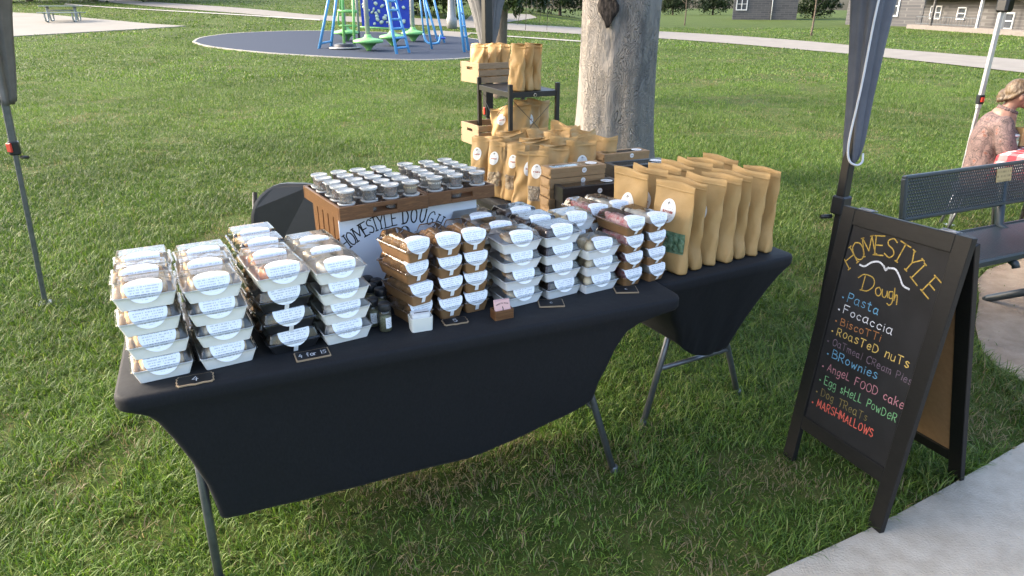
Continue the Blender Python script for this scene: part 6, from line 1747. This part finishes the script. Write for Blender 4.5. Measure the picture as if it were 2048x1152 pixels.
for i in range(15):
    z = 1.50 + i * .05; hw = min(.085 + .012 * math.sin(i * 2.1), (i * .026) + .010) * (1 + .6 * max(0, i - 4) / 9); row = []
    for j in range(9):
        x = cx_ + hw * (j / 4 - 1) + .006 * math.sin(i * 1.7 + j) + .008 * math.sin(i * .9)
        xx = x - .012 * z; rr = .41; y = -math.sqrt(max(rr * rr - xx * xx, .01)) - .012 - .008 * math.sin(j * 2 + i * 1.3)
        row.append(mb.vert((x, y, z)))
    ids.append(row)
for i in range(14):
    for j in range(8): mb.face((ids[i][j], ids[i][j + 1], ids[i + 1][j + 1], ids[i + 1][j]), True)
bkp = mb.build('bark_patch', M_BARK, trunk); sol = bkp.modifiers.new('thick', 'SOLIDIFY'); sol.thickness = .02

# ================================================================== TREES
def leaf_mat(name, c1, c2):
    m, nt, b, out = base_mat(name); L = nt.links.new
    at_ = nd(nt, 'ShaderNodeAttribute'); at_.attribute_name = 'leaf_tone'
    col = ramp(nt, at_.outputs['Fac'], [(0, c1), (1, c2)])
    L(col, b.inputs['Base Color']); b.inputs['Roughness'].default_value = .5; b.inputs['Specular IOR Level'].default_value = .3
    tl = nd(nt, 'ShaderNodeBsdfTranslucent'); L(col, tl.inputs['Color'])
    mx = nd(nt, 'ShaderNodeMixShader'); mx.inputs[0].default_value = .3; L(b.outputs[0], mx.inputs[1]); L(tl.outputs[0], mx.inputs[2]); L(mx.outputs[0], out.inputs['Surface'])
    return m
LM = dict(dark=leaf_mat('dark_leaves', (.010, .021, .007), (.032, .054, .014)), mid=leaf_mat('mid_leaves', (.025, .046, .010), (.062, .092, .022)), yellow=leaf_mat('light_leaves', (.05, .07, .014), (.12, .14, .035)))
M_TB = pmat('tree_bark', (.085, .065, .05), (.15, .12, .09), 18, .9, .2, stretch=(1, 1, .3), bump=.8, bscale=40)
def crown(name, mat, parent, blobs, nleaf, size, seed, clump=.35, droop=.0):
    """leaf faces gathered in clumps through the volume of several ellipsoids"""
    rs_ = np.random.RandomState(seed); Vs = []; T = []
    w = np.array([b[1][0] * b[1][1] * b[1][2] for b in blobs]) ** .7; w /= w.sum()
    for (c, r), wi in zip(blobs, w):
        N = int(nleaf * wi); ncl = max(6, N // 26)
        d = rs_.randn(ncl, 3); d /= np.linalg.norm(d, axis=1)[:, None]; rad = rs_.rand(ncl, 1) ** .42
        cc = d * rad * np.array(r) + np.array(c)
        ci = rs_.randint(0, ncl, N)
        p = cc[ci] + rs_.randn(N, 3) * clump * min(r) * .42
        nrm_ = rs_.randn(N, 3) + np.array([0, 0, .6]); nrm_ /= np.linalg.norm(nrm_, axis=1)[:, None]
        t_ = np.cross(nrm_, rs_.randn(N, 3)); t_ /= np.linalg.norm(t_, axis=1)[:, None]; t_[:, 2] -= droop; bt = np.cross(nrm_, t_)
        s_ = size * (.55 + .9 * rs_.rand(N, 1))
        q = np.stack([p - t_ * s_ * .7, p + bt * s_ * .30, p + t_ * s_ * .8, p - bt * s_ * .30], 1)
        Vs.append(q.reshape(-1, 3)); T.append(np.repeat(np.clip(.25 * rs_.rand(N) + .75 * rs_.rand(ncl)[ci], 0, 1), 4))
    Vv = np.concatenate(Vs).astype(np.float32); n_ = len(Vv) // 4
    me = bpy.data.meshes.new(name); me.vertices.add(len(Vv)); me.vertices.foreach_set('co', Vv.ravel())
    me.loops.add(len(Vv)); me.loops.foreach_set('vertex_index', np.arange(len(Vv), dtype=np.int32)); me.polygons.add(n_); me.polygons.foreach_set('loop_start', np.arange(n_, dtype=np.int32) * 4)
    a_ = me.attributes.new('leaf_tone', 'FLOAT', 'POINT'); a_.data.foreach_set('value', np.concatenate(T).astype(np.float32))
    me.materials.append(mat); me.update(calc_edges=True)
    o = bpy.data.objects.new(name, me); COL.objects.link(o); o.parent = parent
    return o
def tree(name, label, p, h, tr, kind_, blobs, nleaf, size, seed, cat='tree', group=None, bare=False):
    t = thing(name, label, cat, p, 0, group)
    rnd = random.Random(seed)
    if tr:
        mb = MB(); P = smoothpath([(0, 0, -.1), (rnd.uniform(-.04, .04) * h * .3, 0, h * .3), (rnd.uniform(-.05, .05) * h * .4, .0, h * .6), (0, 0, h)], 5)
        mb.tube(P, [tr * (1.25 if i == 0 else 1.0) * (1 - .75 * i / (len(P) - 1)) for i in range(len(P))], 10)
        for k in range(7):
            z = h * rnd.uniform(.4, .85); a = rnd.uniform(0, 6.28); l_ = h * rnd.uniform(.14, .3)
            mb.tube([(0, 0, z), (math.cos(a) * l_ * .5, math.sin(a) * l_ * .5, z + l_ * .35), (math.cos(a) * l_, math.sin(a) * l_, z + l_ * .5)], [tr * .35, tr * .22, tr * .1], 6)
        mb.build('trunk', M_TB, t)
    if blobs: crown('crown', LM[kind_], t, blobs, nleaf, size, seed)
    return t
# small tree standing beyond the stall (its low twigs hang into the picture)
sm = gp(1001, 196)
t = thing('small_tree', 'small leafy tree with hanging twigs beyond the shelf rack', 'tree', sm)
mb = MB(); mb.tube(smoothpath([(.0, 0, -.05), (.01, 0, .6), (.02, 0, 1.2), (.05, 0, 1.75), (.12, 0, 2.4), (.1, 0, 3.4)], 5), [v.x for v in smoothpath([(r, 0, 0) for r in (.16, .125, .115, .11, .09, .04)], 5)], 12)
for a, b, c in (((.05, 0, 1.5), (-.25, -.1, 1.9), (-.6, -.2, 2.4)), ((.06, 0, 1.6), (.5, -.1, 1.95), (.95, -.2, 1.95)), ((.08, 0, 1.9), (.35, -.3, 2.3), (.7, -.5, 2.5)), ((.1, 0, 2.2), (-.2, .3, 2.7), (-.5, .5, 3.1))):
    mb.tube([a, b, c], [.06, .035, .015], 7)
for k in range(9):
    x = .15 + .10 * k; z = 1.98; mb.tube(smoothpath([(x, -.15, z), (x + .04, -.2, z - .2 - .05 * (k % 3)), (x - .02 + .05 * (k % 2), -.2, z - .42 - .1 * (k % 4))], 4), [v.x for v in smoothpath([(.012, 0, 0), (.008, 0, 0), (.004, 0, 0)], 4)], 5)
mb.build('trunk', M_TB, t)
crown('crown', LM['dark'], t, [((.42, -.2, 1.78), (.50, .4, .24)), ((.45, -.15, 2.05), (.62, .5, .28)), ((-.1, 0, 2.5), (.7, .7, .45)), ((.4, .2, 3.0), (1.1, 1.0, .7)), ((-.2, 0, 3.5), (.9, .9, .6))], 5200, .085, 5, .4, .5)
# trees and bushes at the far side of the park
def far_tree(px_, py_, dist_z, h, w, kind_, seed, label, nl=5200, low=.12, name='leafy_tree'):
    p = gp(px_, py_)
    k = h
    blobs = [((0, 0, h * (.5 + low / 2)), (w * .5, w * .45, h * (.5 - low / 2))), ((w * .22, -w * .1, h * .38), (w * .36, w * .3, h * .26)), ((-w * .25, -w * .12, h * .36), (w * .34, w * .3, h * .24)), ((0, -w * .1, h * .78), (w * .33, w * .3, h * .22))]
    return tree(name, label, p, h * .8, .02 * h + .08, kind_, blobs, nl, .05 * h ** .6 + .10, seed, group='trees and bushes at the far side of the park')
far_tree(60, 2.5, 0, 7, 9, 'dark', 11, 'dark leafy tree at the top left corner of the park', low=.02)
far_tree(190, 2, 0, 7, 10, 'dark', 12, 'dark leafy tree behind the picnic table', low=.02)
far_tree(300, 1.5, 0, 6, 8, 'mid', 13, 'green leafy tree right of the picnic table', low=.02)
far_tree(905, 33, 0, 6.5, 5, 'yellow', 14, 'yellow green tree behind the lamp post', 6000, low=.06)
far_tree(850, 31, 0, 6, 5, 'dark', 15, 'dark leafy tree behind the blue swing frames', low=.02)
far_tree(780, 22, 0, 7, 6, 'dark', 16, 'dark leafy tree behind the blue climbing panel', low=.02)
far_tree(1040, 24, 0, 6, 5, 'mid', 17, 'mid green bush right of the small tree', low=.02)
far_tree(1120, 31, 0, 4.2, 7, 'dark', 18, 'dark green bush left of the dead trunk', 6000, low=.0)
far_tree(1345, 30, 0, 5, 7, 'dark', 19, 'dark green bush right of the dead trunk', 6000, low=.0)
far_tree(1425, 30, 0, 5.5, 7, 'dark', 20, 'dark bushy tree behind the slim sapling', 6000, low=.0)
far_tree(1625, 36, 0, 4.5, 6, 'dark', 21, 'dark bushy tree between the two grey houses', 6000, low=.0)
for px_, py_, hh, lab, sd_ in ((1369, 51, 4.2, 'slim bare sapling on the grass right of the dead trunk', 31), (1622, 72, 4.6, 'slim bare sapling on the grass left of the grey curtain', 32)):
    p = gp(px_, py_); t = thing('sapling', lab, 'tree', p)
    mb = MB(); mb.tube(smoothpath([(0, 0, -.05), (.03, 0, hh * .3), (-.02, 0, hh * .6), (.05, 0, hh)], 5), [.065 * (1 - .04 * i) for i in range(16)], 8)
    for k in range(8): z = hh * (.35 + .07 * k); a = k * 2.3; mb.tube([(0, 0, z), (math.cos(a) * .5, math.sin(a) * .5, z + .35)], [.025, .008], 5)
    mb.build('trunk', M_TB, t); crown('crown', LM['mid'], t, [((0, 0, hh * .9), (.9, .9, hh * .28))], 900, .16, sd_)

# ================================================================== HOUSES
def brick(name, c1, c2, mortar, sc):
    m, nt, b, out = base_mat(name); L = nt.links.new
    tc = nd(nt, 'ShaderNodeTexCoord'); mp = nd(nt, 'ShaderNodeMapping'); mp.inputs['Rotation'].default_value = (R(90), 0, 0); L(tc.outputs['Object'], mp.inputs['Vector'])
    br = nd(nt, 'ShaderNodeTexBrick'); br.inputs['Scale'].default_value = sc; br.inputs['Color1'].default_value = (*c1, 1); br.inputs['Color2'].default_value = (*c2, 1); br.inputs['Mortar'].default_value = (*mortar, 1)
    br.inputs['Mortar Size'].default_value = .022; br.inputs['Brick Width'].default_value = .9; br.inputs['Row Height'].default_value = .25
    L(mp.outputs[0], br.inputs['Vector']); L(br.outputs['Color'], b.inputs['Base Color']); b.inputs['Roughness'].default_value = .85
    return m
M_BR1 = brick('grey_brick', (.045, .045, .049), (.065, .064, .066), (.095, .092, .09), 1.0)
M_BR2 = brick('brown_grey_brick', (.055, .052, .050), (.078, .073, .070), (.11, .106, .102), 1.2)
M_TRIM = pmat('white_trim', (.45, .45, .45), (.5, .5, .5), 4, .5)
M_PANE = pmat('dark_pane', (.03, .035, .045), (.06, .065, .075), .8, .08, .6)
M_SHING = pmat('shingles', (.07, .068, .068), (.11, .105, .10), 3, .9, .2, stretch=(1, 6, 6))
def window_at(parent, c, w, h, ux_, panes=2, trim=.12, nrm_=None):
    nrm_ = nrm_ or Vector((ux_.y, -ux_.x, 0)); Rw = Matrix((ux_, -nrm_, Vector((0, 0, 1)))).transposed()
    mb = MB(); P = lambda x, z, d: c + ux_ * x + Vector((0, 0, z)) + nrm_ * d
    for x in (-w / 2 + trim / 2, w / 2 - trim / 2): mb.box(P(x, 0, .05), (trim, .1, h), Rw, .005)
    for z in (-h / 2 + trim / 2, h / 2 - trim / 2): mb.box(P(0, z, .05), (w - 2 * trim, .098, trim), Rw, .005)
    for k in range(1, panes): mb.box(P(-w / 2 + w * k / panes, 0, .05), (trim * .8, .096, h - 2 * trim), Rw, .005)
    mb.box(P(0, 0, .045), (w - 2 * trim, .07, .06), Rw, .004)
    f = mb.build('window', M_TRIM, parent)
    mb = MB(); mb.box(P(0, 0, .02), (w - trim, .02, h - trim), Rw, 0); mb.build('pane', M_PANE, f)
    return f
def house_wall(parent, name, a, b, h, depth, mat, z0=-.3):
    ux_ = (b - a); ux_.z = 0; W_ = ux_.length; ux_.normalize(); nrm_ = Vector((ux_.y, -ux_.x, 0)); Rw = Matrix((ux_, -nrm_, Vector((0, 0, 1)))).transposed()
    mb = MB(); mb.box((a + b) / 2 - nrm_ * depth / 2 + Vector((0, 0, (h + z0) / 2)), (W_, depth, h - z0), Rw, 0)
    o = mb.build(name, mat, parent)
    return ux_, nrm_, Rw, W_
def to_wall(px_, py_, a, b):
    """the point where the pixel's ray meets the upright wall plane through a and b"""
    d = ray(px_, py_); nrm_ = Vector(((b - a).y, -(b - a).x, 0)).normalized(); o = Vector((0, 0, CAMH))
    return o + d * ((a - o).dot(nrm_) / d.dot(nrm_))
def gable(parent, a, b, depth, z, rise, mat, over=.5):
    ux_ = (b - a).normalized(); nrm_ = Vector((ux_.y, -ux_.x, 0)); A = a - ux_ * over + nrm_ * over; B = b + ux_ * over + nrm_ * over; back = -nrm_ * (depth + 2 * over)
    zz = Vector((0, 0, z)); rz_ = Vector((0, 0, z + rise)); mb = MB()
    r = [A + zz, B + zz, B + back / 2 + rz_, A + back / 2 + rz_, A + back + zz, B + back + zz]; t_ = Vector((0, 0, -.2))
    mb.loft([[r[0], r[1], r[2], r[3]], [r[0] + t_, r[1] + t_, r[2] + t_, r[3] + t_]], True, True, False); mb.loft([[r[3], r[2], r[5], r[4]], [r[3] + t_, r[2] + t_, r[5] + t_, r[4] + t_]], True, True, False)
    return mb.build('roof', mat, parent)
# left house: only its lower wall and one window show
b = gp(1592, 40); a = b + Vector((-.96, .28, 0)) * 7.6
h1 = thing('brick_house', 'grey brick house behind the trees with one white window low on its wall', 'house')
a0_, b0_ = Vector((a.x, a.y, 0)), Vector((b.x, b.y, 0))
house_wall(h1, 'wall', a0_, b0_, 4.4, 9, M_BR1); gable(h1, a0_, b0_, 9, 4.4, 2.6, M_SHING)
w_ = to_wall(1484, 8, a0_, b0_); window_at(h1, Vector((w_.x, w_.y, w_.z)), 1.35, 1.5, (b0_ - a0_).normalized(), 2)
w_ = to_wall(1545, 6, a0_, b0_); mb = MB(); mb.tube([Vector((w_.x, w_.y - .1, 0)), Vector((w_.x, w_.y - .1, 4.3))], .06, 8); mb.build('downpipe', M_TRIM, h1)
# right house with its porch wing
a, b = gp(1690, 49), gp(1840, 54); D_ = a.y
a0_, b0_ = Vector((a.x, a.y, 0)), Vector((b.x, b.y, 0))
h2 = thing('brick_house', 'grey brick house with a pale porch roof at the top right', 'house')
house_wall(h2, 'wall', a0_, b0_, 4.6, 9, M_BR1); gable(h2, a0_, b0_, 9, 4.6, 2.6, M_SHING)
w_ = to_wall(1782, 12, a0_, b0_); window_at(h2, w_, 2.0, 1.75, (b0_ - a0_).normalized(), 2, .14)
c0, c1 = gp(1841, 57), gp(2160, 78); c0.z = c1.z = 0
house_wall(h2, 'wing_wall', c0, c1, 2.55, 6, M_BR2)
uxw = (c1 - c0).normalized(); nw = Vector((uxw.y, -uxw.x, 0))
mb = MB(); A = c0 - uxw * .35 + nw * 1.1; B = c1 + uxw * .3 + nw * 1.1; bk_ = -nw * 5.0
r0_ = [A + Vector((0, 0, 2.28)), B + Vector((0, 0, 2.28)), B + bk_ + Vector((0, 0, 4.0)), A + bk_ + Vector((0, 0, 4.0))]
mb.loft([r0_, [p + Vector((0, 0, -.2)) for p in r0_]], True, True, False); mb.build('porch_roof', pmat('pale_roof', (.28, .28, .29), (.34, .34, .35), 2, .7, stretch=(1, 8, 1)), h2)
mb = MB(); mb.box((c0 + c1) / 2 + nw * .55 + Vector((0, 0, .10)), ((c1 - c0).length, 1.1, .42), Matrix((uxw, -nw, Vector((0, 0, 1)))).transposed(), .01); mb.build('porch_floor', pmat('porch_slab', (.13, .115, .10), (.17, .15, .135), 5, .9), h2)
for px_ in (1888, 1985, 2036):
    q = to_wall(px_, 50, c0, c1); q.z = 0; mb = MB(); mb.box(q + nw * .95 + Vector((0, 0, 1.2)), (.16, .16, 2.0), None, .01); mb.build('porch_post', M_BR2 if px_ == 1888 else M_TRIM, h2)
for px_, py_, w2_, hh_ in ((1873, 25, 1.7, .95), (1925, 27, 1.15, .85), (2017, 42, 1.3, 1.0)):
    q = to_wall(px_, py_, c0, c1); window_at(h2, q, w2_, hh_, uxw, 2 if w2_ > 1.4 else 1, .09)
mb = MB()
q0 = to_wall(1856, 50, c0, c1); q1 = to_wall(1985, 56, c0, c1)
for z in (.42, .9): mb.bar(Vector((q0.x, q0.y, z)) + nw * .95, Vector((q1.x, q1.y, z)) + nw * .95, .05, .05)
for k in range(24): p = q0.lerp(q1, k / 23); mb.bar(Vector((p.x, p.y, .42)) + nw * .95, Vector((p.x, p.y, .9)) + nw * .95, .025, .025)
mb.build('railing', MAT['grey_metal'], h2)
